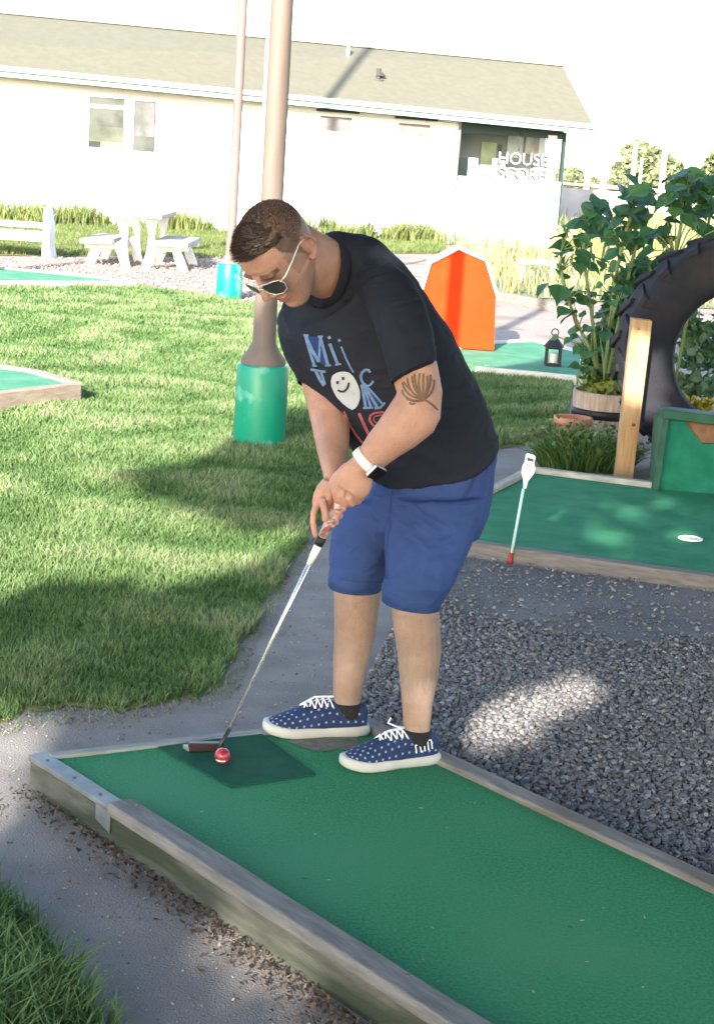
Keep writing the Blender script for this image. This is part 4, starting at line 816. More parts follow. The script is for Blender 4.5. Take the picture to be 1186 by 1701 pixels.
# right (lower) hand: palm behind the grip, index finger down along it
palm([(538, 794, 567, 802, .01, .022), (526, 808, 562, 816, .012, .022), (520, 822, 556, 832, .012, .021), (518, 836, 548, 846, .012, .018)])
fing([(527, 834, .004), (521, 852, -.004), (520, 868, -.008), (522, 882, -.008), (525, 893, -.006)], .0090)
fing([(534, 828, -.010), (538, 842, -.026), (541, 856, -.030), (540, 866, -.026)], .0098)            # thumb
fing([(546, 838, .018), (562, 838, .012), (571, 846, -.012), (564, 852, -.028), (556, 848, -.032)], .0090)
fing([(542, 848, .016), (558, 850, .012), (566, 858, -.010), (560, 863, -.026), (552, 859, -.030)], .0088)
fing([(538, 858, .014), (552, 862, .012), (560, 869, -.008), (554, 874, -.022), (547, 870, -.026)], .0078)
# ---- legs
legsL = [E(665, 885, 775, 885, 4.44, .05), E(650, 920, 765, 922, 4.38, .075), E(652, 975, 738, 978, YL + .02, .062), E(650, 1015, 730, 1017, YL + .0, .058), E(653, 1042, 732, 1046, YL + .01, .055), E(659, 1078, 733, 1083, YL + .025, .056), E(663, 1125, 727, 1130, YL + .02, .048), E(667, 1165, 719, 1169, YL, .037), E(669, 1200, 715, 1204, YL, .032), E(672, 1228, 713, 1232, YL, .034), E(678, 1246, 708, 1250, YL, .026)]
legsR = [E(575, 885, 665, 885, 4.60, .05), E(560, 920, 655, 920, 4.59, .07), E(555, 960, 636, 962, YR + .01, .060), E(554, 990, 632, 993, YR, .056), E(555, 1022, 628, 1025, YR + .01, .053), E(555, 1058, 623, 1061, YR + .025, .053), E(553, 1098, 613, 1101, YR + .02, .045), E(553, 1135, 604, 1138, YR, .036), E(553, 1162, 599, 1164, YR, .031), E(556, 1182, 600, 1185, YR, .034), E(563, 1198, 596, 1200, YR, .026)]
body.loft(legsL, 18); body.loft(legsR, 18)
def HZ(l): return [tuple(q_) + (1,) for q_ in l]
M_skin = mat_attr('skin', .52, .35, bump=.0012, bscale=220, sss=.12, nscale=28, namt=.10)
person = remesh(body, 'person', M_skin, .0036, iters=3)
tag(person, 'man in dark glasses, black printed T-shirt and blue shorts bending over to putt', 'person')
me = person.data; nv = len(me.vertices); a = np.empty(nv * 3, dtype=np.float32); me.vertices.foreach_get('co', a); a = a.reshape(-1, 3).astype(float)
rel = (a - np.array(HO_)) / HS; hl, hf_, hu = rel @ np.array(HL), rel @ np.array(HF), rel @ np.array(HU)
ih = (np.abs(hl) < .1) & (hf_ > -.12) & (hf_ < .14) & (hu > -.13) & (hu < .13)
cols = np.repeat(SKIN[None], nv, 0)
pz = a[:, 2]
cols[(pz < .75)] = (.26, .185, .145)                                        # legs: paler, less tanned
cols *= (1 + .14 * np.array([mnoise.noise(Vector(p) * 14) for p in a]))[:, None]
rd_ = np.clip(np.array([mnoise.noise(Vector(p) * 9 + Vector((5, 5, 5))) for p in a]) + .1, 0, .5)[:, None]; cols = cols * (1 - rd_ * .25) + np.array((.38, .18, .13)) * rd_ * .25
def mixc(mask, c, k): cols[mask] = cols[mask] * (1 - (k[mask] if isinstance(k, np.ndarray) else k))[:, None] + np.array(c) * (k[mask] if isinstance(k, np.ndarray) else k)[:, None] if isinstance(k, np.ndarray) else cols[mask] * (1 - k) + np.array(c) * k
hairl = .045 + np.clip((.05 - hf_) * .0, 0, 1)
# faded sides: short stubble from the hairline down to the ear, and a nape fade
front = .080 - np.clip(hu - .03, 0, 1) * .15
side = ih & (hf_ < .036 - np.clip(.06 - hu, 0, .1) * .6) & (hu > -.03 + np.clip(hf_ + .02, 0, .1) * .6)
kf = np.clip((hu + .04) / .10, .12, .80); mixc(side, (.085, .058, .046), kf)
temple = ih & (np.abs(hl) > .055) & (hu > -.02) & (hu < .05) & (hf_ > -.01) & (hf_ < .045); mixc(temple, (.10, .065, .05), np.full(nv, .35))
beard = ih & (hf_ > -.02) & (hu < -.035) & ((hu < -.075) | (np.abs(hl) > .03) | (hu > -.042) & (np.abs(hl) < .03)); mixc(beard, (.24, .14, .10), np.full(nv, .22))
lips = ih & (np.abs(hl) < .024) & (hf_ > .08) & (hu > -.066) & (hu < -.043); mixc(lips, (.36, .12, .10), np.full(nv, .6))
brow = ih & (np.abs(hl) > .012) & (np.abs(hl) < .055) & (hf_ > .06) & (hu > .034 - np.abs(hl) * .05) & (hu < .047 - np.abs(hl) * .05); mixc(brow, (.05, .03, .02), np.full(nv, .8))
ear = ih & (np.abs(hl) > .078) & (hf_ < .01); mixc(ear, (.42, .18, .13), np.full(nv, .5))
fingers = (np.abs(a[:, 0] - H3(545, 850).x) < .07) & (pz > H3(545, 900).z) & (pz < H3(545, 815).z); mixc(fingers, (.52, .25, .20), np.full(nv, .35))
paint(me, cols)
bvh_body = BVHTree.FromPolygons([v.co for v in me.vertices], [p.vertices for p in me.polygons])

# ---- hair: a cropped cap of many short strands, longest over the forehead
M_hair = mat_attr('hair', .45, .5)
hb = MB(); V = []; nh = 26
for i_, (u, ff, bb_, w_) in enumerate([(.045, .052, -.080, .050), (.060, .078, -.096, .062), (.080, .090, -.100, .072), (.100, .079, -.090, .066), (.117, .058, -.068, .052), (.129, .030, -.040, .032), (.134, .0, -.012, .012)]):
    for k in range(nh):
        th = 2 * math.pi * k / nh; V.append(h(w_ * math.sin(th), (ff + bb_) / 2 + (ff - bb_) / 2 * math.cos(th), u + (.055 * math.cos(th) if i_ < 3 else .006 * math.cos(th)) - .014))
hb.add(V, [(i * nh + k, i * nh + (k + 1) % nh, (i + 1) * nh + (k + 1) % nh, (i + 1) * nh + k) for i in range(6) for k in range(nh)] + [tuple(range(nh))[::-1], tuple(6 * nh + k for k in range(nh))])
hair = remesh(hb, 'hair', M_hair, .004, person, 2, disp=[(.002, .03, 'hairtex')])
paint(hair.data, [(.05, .036, .032)] * len(hair.data.vertices))
V = []; Fq = []; C = []
polys = [p for p in hair.data.polygons]; bvh_hair = BVHTree.FromPolygons([v.co for v in hair.data.vertices], [p.vertices for p in polys])
for i in range(11000):
    th = random.uniform(0, 6.28); uu = random.random() ** .6; zz = random.uniform(-.15, 1)
    d = HM @ Vector((math.sqrt(max(0, 1 - zz * zz)) * math.sin(th), math.sqrt(max(0, 1 - zz * zz)) * math.cos(th), zz)); o_ = h(0, -.005, .045); hit = bvh_body.ray_cast(o_ + d * .25, -d, .3); hh = bvh_hair.ray_cast(o_ + d * .25, -d, .3)
    top_ = hh[0] is not None and (hit[0] is None or (hh[0] - o_).length > (hit[0] - o_).length)
    p = hh[0] if top_ else hit[0]
    if p is None: continue
    q_ = (p - HO_) / HS; f_, u_, l_ = q_.dot(HF), q_.dot(HU), q_.dot(HL)
    if not top_:
        if u_ < .0 or f_ > .036 - max(0, .06 - u_) * .6: continue
        if random.random() > max(0, (u_ - .005) / .05): continue
        ln_ = .003 + max(0, u_) * .05
    else: ln_ = .007 + .009 * max(0, f_ + .03) / .1 + random.random() * .006
    dirv = (d * .9 + HF * (.45 if f_ > 0 else .1) + HU * .45 + Vector((random.gauss(0, .11), random.gauss(0, .11), random.gauss(0, .11)))).normalized(); s_ = dirv.cross(Vector((random.random(), 1, random.random()))).normalized() * .0009
    i0 = len(V); p = p - d * .002; V += [p - s_, p + s_, p + dirv * ln_]; Fq.append((i0, i0 + 1, i0 + 2)); c = np.array((.062, .045, .039)) * random.uniform(.6, 1.7); C += [c] * 3
raw('hair_strands', np.array([v[:] for v in V]), [np.array(Fq)], C, M_hair, hair)

# short body hair on shins and forearms
V = []; Fq = []; pol = me.polygons; cand = [p for p in pol if p.center.z < .72 or (p.center.z < 1.12 and p.center.z > .93)]
for i in range(5200):
    p = random.choice(cand); c = p.center; nn = p.normal
    if c.z > .8 and random.random() < .6: continue
    if c.z > .8 and not (PX(c)[0] > 600 or PX(c)[1] < 800): continue
    dd = (nn * .5 + Vector((random.gauss(0, .35), random.gauss(0, .35), -.8))).normalized(); sd_ = dd.cross(nn).normalized() * .00035; i0 = len(V); V += [c - sd_, c + sd_, c + dd * random.uniform(.005, .011) + nn * .001]; Fq.append((i0, i0 + 1, i0 + 2))
raw('body_hair', np.array([v[:] for v in V]), [np.array(Fq)], [(.17, .11, .08)] * len(V), M_hair, person)
# ---- shirt
sh = MB()
SE = [list(s) for s in TS]
sh.loft([tuple(s) for s in SE], 32, p=2.25)
sh.loft([E(580, 462, 655, 445, 4.36, .055), E(600, 500, 692, 476, 4.28, .068), E(618, 542, 712, 518, 4.215, .073), E(636, 590, 721, 556, 4.17, .072), E(651, 636, 723, 600, 4.155, .066)], 24)
sh.loft([E(470, 505, 540, 490, 4.47, .07), E(459, 530, 538, 530, 4.50, .072), E(466, 568, 548, 572, 4.50, .068), E(482, 604, 556, 606, 4.49, .064), E(496, 634, 562, 640, 4.475, .060)], 24)
M_shirt = mat('black_cotton', (.010, .013, .022), (.017, .021, .032), 3, .85, .0007, 500, spec=.2, fold=(.018, 5))
shirt = remesh(sh, 'shirt', M_shirt, .0065, person, 5, disp=[(.013, .16, 'shirt_a'), (.006, .05, 'shirt_b')])
cf = MB()
for hz, secs_ in zip((0, 0, 1), ([E(643, 612, 724, 574, 4.165, .070), E(650, 637, 725, 599, 4.155, .068)], [E(488, 618, 560, 622, 4.485, .062), E(495, 636, 564, 640, 4.475, .061)],
              [E(608, 742, 826, 728, 4.54, .151, .05), E(622, 770, 821, 756, 4.55, .149, .05), E(632, 776, 817, 761, 4.556, .146, .05)])):
    cf = MB(); cf.loft([q_ for q_ in secs_] if hz == 0 else HZ(secs_), 36, p=2.15, caps=False); cf.build('shirt_hem', M_shirt, shirt, smooth=True)
MB().loft([E(517, 508, 558, 399, 4.352, .073, .02), E(521, 508, 565, 399, 4.357, .075, .02), E(524, 509, 568, 400, 4.362, .074, .02)], 30, caps=False).build('collar_rib', mat('collar_black', (.008, .010, .018), rough=.9), shirt, smooth=True)
# ---- shorts
so = MB()
so.loft([E(632, 772, 822, 758, 4.555, .135, .05), E(622, 800, 820, 798, 4.555, .145, .05), E(600, 835, 812, 835, 4.56, .15, .06), E(585, 868, 804, 868, 4.56, .14, .06), E(600, 895, 795, 895, 4.56, .11, .05)], 26, p=2.3)
so.loft(HZ([E(650, 820, 810, 820, 4.49, .12), E(642, 868, 797, 870, 4.44, .12), E(640, 915, 776, 920, 4.39, .112), E(638, 960, 754, 968, 4.35, .102), E(637, 992, 731, 1006, YL, .092)]), 26, p=2.2)
so.loft(HZ([E(566, 820, 690, 820, 4.60, .12), E(553, 868, 672, 868, 4.59, .115), E(547, 915, 650, 918, 4.57, .108), E(546, 950, 640, 953, 4.56, .10), E(548, 970, 632, 976, YR, .090)]), 26, p=2.2)
M_shorts = mat('blue_twill', (.022, .047, .150), (.030, .060, .185), 4, .8, .0009, 420, spec=.25, fold=(.022, 5))
shorts = remesh(so, 'shorts', M_shorts, .0065, person, 4, disp=[(.014, .11, 'shorts_a'), (.007, .045, 'shorts_b')])
hm_ = MB()
for (x0, y0, x1, y1, Yq, b_) in [(636, 986, 732, 1000, YL, .094), (547, 962, 633, 969, YR, .093)]:
    hm_.loft(HZ([E(x0 - 2, y0, x1 + 1.5, y1, Yq, b_ + .003), E(x0 - 1.5, y0 + 1.2, x1 + 1, y1 + 1.2, Yq, b_ + .003)]), 32, p=2.2, caps=False)
hm_.build('hem_stitch', mat('hem_blue', (.012, .04, .16), rough=.8), shorts)
hb_ = MB()
for (x0, y0, x1, y1, Yq, b_) in [(636, 995, 732, 1009, YL, .094), (547, 971, 634, 978, YR, .093)]:
    hb_.loft(HZ([E(x0 + 3, y0 - 40, x1 + 4, y1 - 40, Yq, b_ * .93), E(x0 - 1, y0 - 20, x1 + 1, y1 - 20, Yq, b_), E(x0 - 2, y0, x1, y1, Yq, b_ + .002), E(x0 + 1, y0 + .5, x1 - 2, y1 + .5, Yq, b_ * .96), E(x0 + 4, y0 - 22, x1 - 5, y1 - 22, Yq, b_ * .9)]), 36, p=2.2, caps=False)
hb_.build('leg_hem', M_shorts, shorts, smooth=True)

# ---- prints strokes laid on the cloth (or skin) by ray casting
def bvh_of(o): return BVHTree.FromPolygons([v.co for v in o.data.vertices], [p.vertices for p in o.data.polygons])
bv_s = bvh_of(shirt)
class Decal:
    def __init__(s, bvh, off=.0022): s.b = bvh; s.off = off; s.mb = MB()
    def pt(s, x, y, o=0):
        d = ray(x, y).normalized(); hit = s.b.ray_cast(CAM, d, 50)
        return None if hit[0] is None else hit[0] - d * (s.off + o)
    def stroke(s, pts, w_, o=0):
        P_ = []
        for i in range(len(pts) - 1):
            (x0, y0), (x1, y1) = pts[i], pts[i + 1]; nn = max(1, int(math.hypot(x1 - x0, y1 - y0) / 3))
            for k in range(nn + (i == len(pts) - 2)): P_.append((x0 + (x1 - x0) * k / nn, y0 + (y1 - y0) * k / nn))
        V = []; 
        for i, (x, y) in enumerate(P_):
            a_, b_ = P_[max(0, i - 1)], P_[min(len(P_) - 1, i + 1)]; dx, dy = b_[0] - a_[0], b_[1] - a_[1]; L_ = math.hypot(dx, dy) or 1; nx, ny = -dy / L_ * w_ / 2, dx / L_ * w_ / 2
            q0, q1 = s.pt(x + nx, y + ny, o), s.pt(x - nx, y - ny, o)
            if q0 is None or q1 is None: return
            V += [q0, q1]
        s.mb.add(V, [(2 * i, 2 * i + 1, 2 * i + 3, 2 * i + 2) for i in range(len(P_) - 1)])
    def fill(s, poly, o=0, step=2.2):
        A = np.array(poly); x0, y0 = A.min(0); x1, y1 = A.max(0); nx, ny = int((x1 - x0) / step) + 1, int((y1 - y0) / step) + 1; idx = {}
        c = A.mean(0); R_ = []; n_ = len(poly); ring = 5; V = []
        for r_ in range(ring + 1):
            for k in range(n_): x, y = c + (A[k] - c) * (r_ / ring if r_ else .001); q_ = s.pt(x, y, o); V.append(q_ if q_ is not None else Vector((0, 0, -1)))
        if any(v.z < 0 for v in V): return
        s.mb.add(V, [(r_ * n_ + k, r_ * n_ + (k + 1) % n_, (r_ + 1) * n_ + (k + 1) % n_, (r_ + 1) * n_ + k) for r_ in range(ring) for k in range(n_)])
def S3(l): return [(490 + x / 6.59, 540 + y / 6.59) for x, y in l]
blue = Decal(bv_s); dk = Decal(bv_s, .0012); redd = Decal(bv_s); wh = Decal(bv_s, .0025); eye = Decal(bv_s, .004)
for l, w_ in [([(115, 120), (160, 280), (210, 440)], 4.5), ([(118, 120), (190, 280), (262, 400)], 5), ([(262, 405), (270, 260), (276, 130)], 3.5), ([(276, 130), (320, 290), (362, 440)], 5), ([(92, 110), (150, 114)], 3), ([(190, 448), (240, 446)], 3), ([(330, 445), (395, 440)], 3), ([(250, 126), (305, 124)], 3),
              ([(385, 215), (430, 330), (468, 430)], 5), ([(366, 216), (400, 208)], 3), ([(440, 436), (505, 424)], 3), ([(368, 125), (384, 150)], 5), ([(478, 155), (492, 182)], 4.5), ([(505, 235), (560, 370), (610, 470), (640, 520)], 3),
              ([(172, 486), (250, 500), (335, 512)], 4), ([(225, 495), (270, 590), (318, 665)], 5), ([(285, 520), (310, 590), (328, 650)], 4),
              ([(822, 520), (805, 492), (770, 490), (735, 520), (718, 560), (730, 610), (800, 730), (900, 900)], 4.5), ([(760, 640), (850, 740), (955, 860)], 3.5), ([(785, 675), (830, 650), (857, 612)], 3.5), ([(745, 908), (855, 905)], 3.5), ([(730, 650), (752, 780), (775, 900)], 4.5), ([(742, 650), (790, 780), (830, 900)], 4), ([(870, 912), (930, 905), (985, 850)], 4)]: blue.stroke(S3(l), w_)
M_navy = mat('print_navy', (.010, .035, .14), rough=.85); dk.fill(S3([(125, 125), (265, 125), (360, 430), (300, 430), (262, 400), (215, 430)]), 0); dk.mb.build('navy_fill', M_navy, shirt, fix=False); dk = Decal(bv_s, .0012); dk.fill(S3([(740, 660), (850, 720), (930, 850), (890, 900), (800, 900), (770, 800)]))
for l, w_ in [([(535, 945), (590, 1080), (660, 1190), (725, 1275), (765, 1302)], 3.5), ([(700, 965), (760, 1100), (825, 1240)], 5), ([(825, 1240), (770, 1300)], 3), ([(1040, 965), (950, 955), (870, 962), (825, 990), (815, 1040), (850, 1095), (905, 1120), (950, 1105)], 3.5), ([(1020, 1000), (940, 985), (870, 1000), (858, 1040), (890, 1075), (950, 1085)], 2)]: redd.stroke(S3(l), w_)
wh.fill(S3([(545, 510), (590, 520), (635, 558), (668, 610), (695, 670), (714, 740), (710, 810), (690, 870), (660, 912), (625, 928), (580, 905), (520, 858), (460, 795), (425, 735), (398, 670), (392, 610), (408, 555), (450, 525), (500, 510)]))
eye.stroke(S3([(452, 630), (480, 630)]), 5); eye.stroke(S3([(512, 585), (540, 583)]), 5); eye.stroke(S3([(468, 712), (500, 728), (535, 728), (568, 700), (585, 660), (590, 628)]), 3.6)
blue.mb.build('blue_lettering', mat('print_blue', (.09, .17, .33), (.15, .24, .42), 60, .8), shirt, fix=False)
dk.mb.build('navy_fill', M_navy, shirt, fix=False)
redd.mb.build('red_lettering', mat('print_red', (.27, .06, .07), (.36, .10, .11), 50, .8), shirt, fix=False)
wh.mb.build('ball_print', mat('print_white', (.42, .47, .53), rough=.8), shirt, fix=False); eye.mb.build('smile_print', mat('print_ink', (.02, .025, .04), rough=.8), shirt, fix=False)
bv_so = (BVHTree.FromPolygons([v.co for v in shorts.data.vertices], [p.vertices for p in shorts.data.polygons]))
M_seam = mat('seam_blue', (.010, .024, .085), rough=.85)
for l_ in [[(786, 792), (781, 806), (772, 820), (765, 830)], [(789, 793), (784, 808), (775, 822), (768, 832)], [(652, 800), (650, 830), (646, 862)], [(650, 862), (643, 900), (640, 940)], [(800, 806), (790, 860), (775, 920), (757, 975)], [(636, 983), (680, 992), (737, 997)], [(549, 960), (590, 966), (632, 967)]]:
    sm_ = Decal(bv_so, .0010); sm_.stroke(l_, 1.3)
    if sm_.mb.v: sm_.mb.build('seam', M_seam, shorts, fix=False)
tt_ = Decal(bvh_body, .0016)
def S5(l): return [(560 + x / 5.93, 580 + y / 5.93) for x, y in l]
def bez(a_, b_, c, n_=8): return [((1 - t) ** 2 * a_[0] + 2 * t * (1 - t) * b_[0] + t * t * c[0], (1 - t) ** 2 * a_[1] + 2 * t * (1 - t) * b_[1] + t * t * c[1]) for t in np.linspace(0, 1, n_)]
for a_, b_, c, w_ in [((640, 330), (680, 480), (835, 490), 2.2), ((655, 320), (730, 440), (835, 490), 1.6), ((690, 285), (700, 440), (838, 488), 2.6), ((735, 262), (740, 400), (840, 486), 2.4), ((760, 240), (760, 370), (842, 486), 2.8), ((815, 235), (780, 360), (844, 486), 2.6), ((850, 240), (845, 370), (846, 486), 2.8), ((885, 262), (900, 380), (850, 486), 2.4), ((920, 250), (920, 400), (852, 488), 2.8), ((955, 300), (960, 440), (856, 492), 2.4), ((930, 290), (900, 380), (880, 440), 2.0), ((680, 480), (760, 530), (860, 498), 3), ((860, 500), (930, 530), (990, 600), 2.4), ((715, 520), (730, 560), (765, 530), 2.6), ((640, 400), (650, 470), (700, 480), 1.8)]: tt_.stroke(S5(bez(a_, b_, c)), w_ * 1.45)
tt_.mb.build('tattoo', mat('tattoo_ink', (.085, .05, .035), (.14, .08, .05), 40, .6), person, fix=False)

# ---- glasses
M_fr = mat('pale_metal_frame', (.72, .70, .70), rough=.3, metal=.6); gl_ = MB()
lens_o = [(0, .021), (.014, .022), (.026, .018), (.029, .004), (.024, -.012), (.010, -.021), (-.008, -.020), (-.021, -.010), (-.026, .006), (-.022, .018)]
glasses = None
M_lens = mat('dark_lens', (.018, .018, .022), (.05, .045, .05), 6, .12, spec=.8); lens = MB()
for s_ in (-1, 1):
    ring = [h(s_ * .035 + (x * s_) * 1.1, .108 - abs(s_ * .035 + x * s_ * 1.1) ** 2 * 4.2, .012 + y * 1.12) for x, y in lens_o]
    gl_.tube(ring + [ring[0], ring[1]], .0014, 8, caps=False)
    c = h(s_ * .034, .1055, .012); lens.add(ring + [c + HF * .002], [(i, (i + 1) % 10, 10) for i in range(10)])
    gl_.tube([h(s_ * .062, .092, .026), h(s_ * .073, .078, .028), h(s_ * .0785, .04, .030), h(s_ * .0815, .0, .033), h(s_ * .083, -.018, .028), h(s_ * .082, -.030, .012)], [.0019] * 5 + [.0014], 8)
gl_.tube([h(-.016, .1065, .028), h(0, .109, .031), h(.016, .1065, .028)], .0017, 8); gl_.tube([h(-.012, .1065, .018), h(0, .110, .018), h(.012, .1065, .018)], .0015, 8)
glasses = gl_.build('sunglasses', M_fr, person, smooth=True); lens.build('lens', M_lens, glasses, smooth=True)

# ---- watch
wc, wa, wb = E(594, 750, 628, 784, 4.162, .031); fdir = (forL[3][0] - forL[7][0]).normalized(); wa = wa * 1.13
mbw = MB(); secs = [(wc + fdir * t_, wa * k_, .034 * k_) for t_, k_ in [(-.012, .97), (-.011, 1.05), (0, 1.07), (.011, 1.05), (.012, .97)]]; mbw.loft(secs, 28)
watch = mbw.build('wristwatch', mat('cream_strap', (.66, .62, .58), rough=.55), person, smooth=True)
cn = (wa.normalized() * .62 + Vector((.05, -.72, .08))).normalized(); cc_ = wc + wa * .66 + Vector((0, -.0265, 0)); wx = fdir; wy = cn.cross(wx).normalized(); cn = wx.cross(wy).normalized(); cn = cn if cn.dot(wa) > 0 else -cn
MB().box(cc_ + cn * .004, wx * .020, wy * .021, cn * .006).build('case', mat('watch_case', (.5, .5, .5), rough=.3, metal=.8), watch, bevel=.004)
MB().box(cc_ + cn * .0105, wx * .0188, wy * .0198, cn * .0018).build('screen', mat('black_glass', (.006, .006, .007), rough=.35, spec=.3), watch, bevel=.0015)

# ---- shoes and socks
M_sole = mat('ivory_rubber', (.40, .41, .385), (.48, .48, .45), 12, .6); M_upper = mat('navy_canvas', (.008, .020, .075), (.012, .030, .10), 30, .8, .0006, 600)
M_dot = mat('pale_dots', (.20, .27, .36), (.28, .34, .42), 60, .8); M_lace = mat('white_lace', (.78, .80, .86), rough=.7); M_sock = mat('black_sock', (.012, .012, .014), rough=.95, bump=.0008, bscale=400)
def shoe(fr_, near, ysc):
    H_, x_, y_, L_ = fr_; sc = L_ / .292
    W = lambda x, y, z: H_ + x_ * (x * sc) + y_ * (y * sc * ysc) + z1 * (z * sc)
    outl = [(0, .0, .020), (.010, .0, .030), (.04, .0, .036), (.09, 0, .036), (.13, 0, .038), (.18, .002, .046), (.22, .004, .049), (.25, .005, .046), (.275, .006, .036), (.288, .007, .022), (.292, .007, .008)]
    up = MB(); prof_h = [.074, .088, .092, .090, .098, .094, .080, .067, .057, .046, .032]
    hx = [.002, .012, .04, .08, .115, .15, .185, .22, .25, .275, .288]; hwid = [.018, .028, .034, .034, .036, .041, .045, .047, .043, .031, .012]; V = []; n_ = 20
    def ring(i):
        z0 = .022 + max(0, hx[i] - .22) * .12; hh = prof_h[i] - z0 + .0
        out_ = []
        for k in range(n_ + 1):
            t_ = math.pi * k / n_; cs, sn = math.cos(t_), math.sin(t_); pw = .62 if i < 5 else .8; off = .002 + (.005 if hx[i] > .2 else 0)
            out_.append((hx[i], off + hwid[i] * math.copysign(abs(cs) ** .75, cs) * (1 - (.28 if i < 6 else .12) * sn), z0 + hh * sn ** pw if sn > 0 else z0))
        return out_
    rings = [ring(i) for i in range(11)]
    for r_ in rings: V += [W(*q_) for q_ in r_]
    m2 = n_ + 1; up.add(V, [(i * m2 + k, i * m2 + k + 1, (i + 1) * m2 + k + 1, (i + 1) * m2 + k) for i in range(10) for k in range(n_)] + [tuple(range(m2)), tuple(10 * m2 + k for k in range(m2))[::-1]])
    s_ = up.build('shoe', M_upper, person, smooth=True); ss = s_.modifiers.new('sub', 'SUBSURF'); ss.levels = ss.render_levels = 1
    so_ = MB(); V = []; prof_s = [(1.0, 0.0), (1.07, .004), (1.09, .013), (1.05, .026), (.96, .029)]; top = []
    for sc_, z in prof_s:
        for sg_ in (1, -1):
            pass
    loopn = []
    for x, c, w_ in outl: loopn.append((x, c + w_))
    for x, c, w_ in outl[::-1]: loopn.append((x, c - w_))
    nn_ = len(loopn)
    for sc_, z in prof_s:
        for x, y in loopn: V.append(W(.146 + (x - .146) * (1 + (sc_ - 1) * .35), y * sc_, z + max(0, x - .20) ** 2 * 1.6 + (.002 if x < .02 else 0)))
    so_.add(V, [(i * nn_ + k, i * nn_ + (k + 1) % nn_, (i + 1) * nn_ + (k + 1) % nn_, (i + 1) * nn_ + k) for i in range(len(prof_s) - 1) for k in range(nn_)] + [tuple(range(nn_))[::-1], tuple((len(prof_s) - 1) * nn_ + k for k in range(nn_))])
    so_.build('sole', M_sole, s_, smooth=True, bevel=0)
    # dots
    dots = MB()
    def surf(x, k):
        i = max(j for j in range(10) if hx[j] <= x); f_ = (x - hx[i]) / (hx[i + 1] - hx[i]); a_, b_ = np.array(rings[i][k]), np.array(rings[i + 1][k]); return W(*(a_ * (1 - f_) + b_ * f_))
    rows = [1, 3, 5, 7, 9, 11, 13, 15, 17, 19]
    for ri, k in enumerate(rows):
        x = .02 + (.011 if ri % 2 else 0)
        while x < .282:
            if not (.085 < x < .20 and 5 < k < 15) and not (x < .09 and 4 < k < 16):
                p = surf(x, k); du = (surf(min(x + .004, .286), k) - p).normalized(); dv = (surf(x, min(k + 1, n_)) - p); dv = dv.normalized() if dv.length > 1e-5 else z1; nn2 = du.cross(dv).normalized(); cen = W(x, 0, .03); nn2 = nn2 if nn2.dot(p - cen) > 0 else -nn2
                V = [p + nn2 * .0022] + [p + nn2 * .0018 + (du * math.cos(j * math.pi / 6) + dv * math.sin(j * math.pi / 6)) * (.0042 if j % 2 == 0 else .0026) for j in range(12)]; dots.add(V, [(0, 1 + j, 1 + (j + 1) % 12) for j in range(12)])
            x += .021
    dots.build('dot_pattern', M_dot, s_, fix=False)
    # tongue, laces
    zt = lambda x: np.interp(x, hx, prof_h)
    lc = MB()
    for j, x in enumerate([.105, .122, .139, .156, .172]):
        for sg_ in (-1, 1): lc.tube([W(x, sg_ * .024, zt(x) - .012), W(x + .008, 0, zt(x) + .006), W(x + .016, -sg_ * .024, zt(x + .016) - .012)], .0026, 6)
    b_ = W(.10, 0, zt(.10) + .012)
    if near:
        lc.tube([b_, W(.06, -.012 * near, .112), W(.028, -.03 * near, .112), W(.018, -.036 * near, .098), W(.035, -.036 * near, .085), W(.07, -.02 * near, .088), b_], .0028, 6)
        lc.tube([b_, W(.14, .02, .118), W(.172, .03, .135), W(.165, .032, .150)], .0026, 6); lc.tube([b_, W(.15, -.012, .095), W(.19, -.008, .072)], .003, 6)
    else:
        lc.tube([b_, W(.075, 0, .125), W(.068, .004, .15)], .0026, 6); lc.tube([b_, W(.15, -.018, .10), W(.19, -.022, .075), W(.185, -.028, .06)], .0028, 6)
    lc.build('laces', M_lace, s_, smooth=True)
    return s_, W
def near_side(fr_): return 1
shL, WL = shoe(FL, 1, 1.0); shR, WRr = shoe(FR, 0, 1.0)
for leg, nm in ((legsL, 0), (legsR, 0)):
    c8, c9, c10 = leg[-3], leg[-2], leg[-1]
    lo3 = c8[0].lerp(c9[0], .30) if leg is legsL else c8[0].lerp(c9[0], .15)
    MB().loft([(lo3, c8[1] * 1.07, c8[2] * 1.09), (c9[0], c9[1] * 1.04, c9[2] * 1.07), (c10[0], c10[1] * 1.05, c10[2] * 1.05)], 22).build('sock', M_sock, person, smooth=True)
# heel lettering on the near shoe
bv_sh = bvh_of(shL); hl_ = Decal(bv_sh, .004)
for l in [[(692, 1251), (690, 1238), (697, 1237), (700, 1250)], [(706, 1248), (704, 1233)], [(712, 1246), (710, 1230), (716, 1229), (718, 1244)]]: hl_.stroke(l, 2.0)
if hl_.mb.v: hl_.mb.build('heel_lettering', mat('white_print', (.75, .77, .8), rough=.6), shL, fix=False)

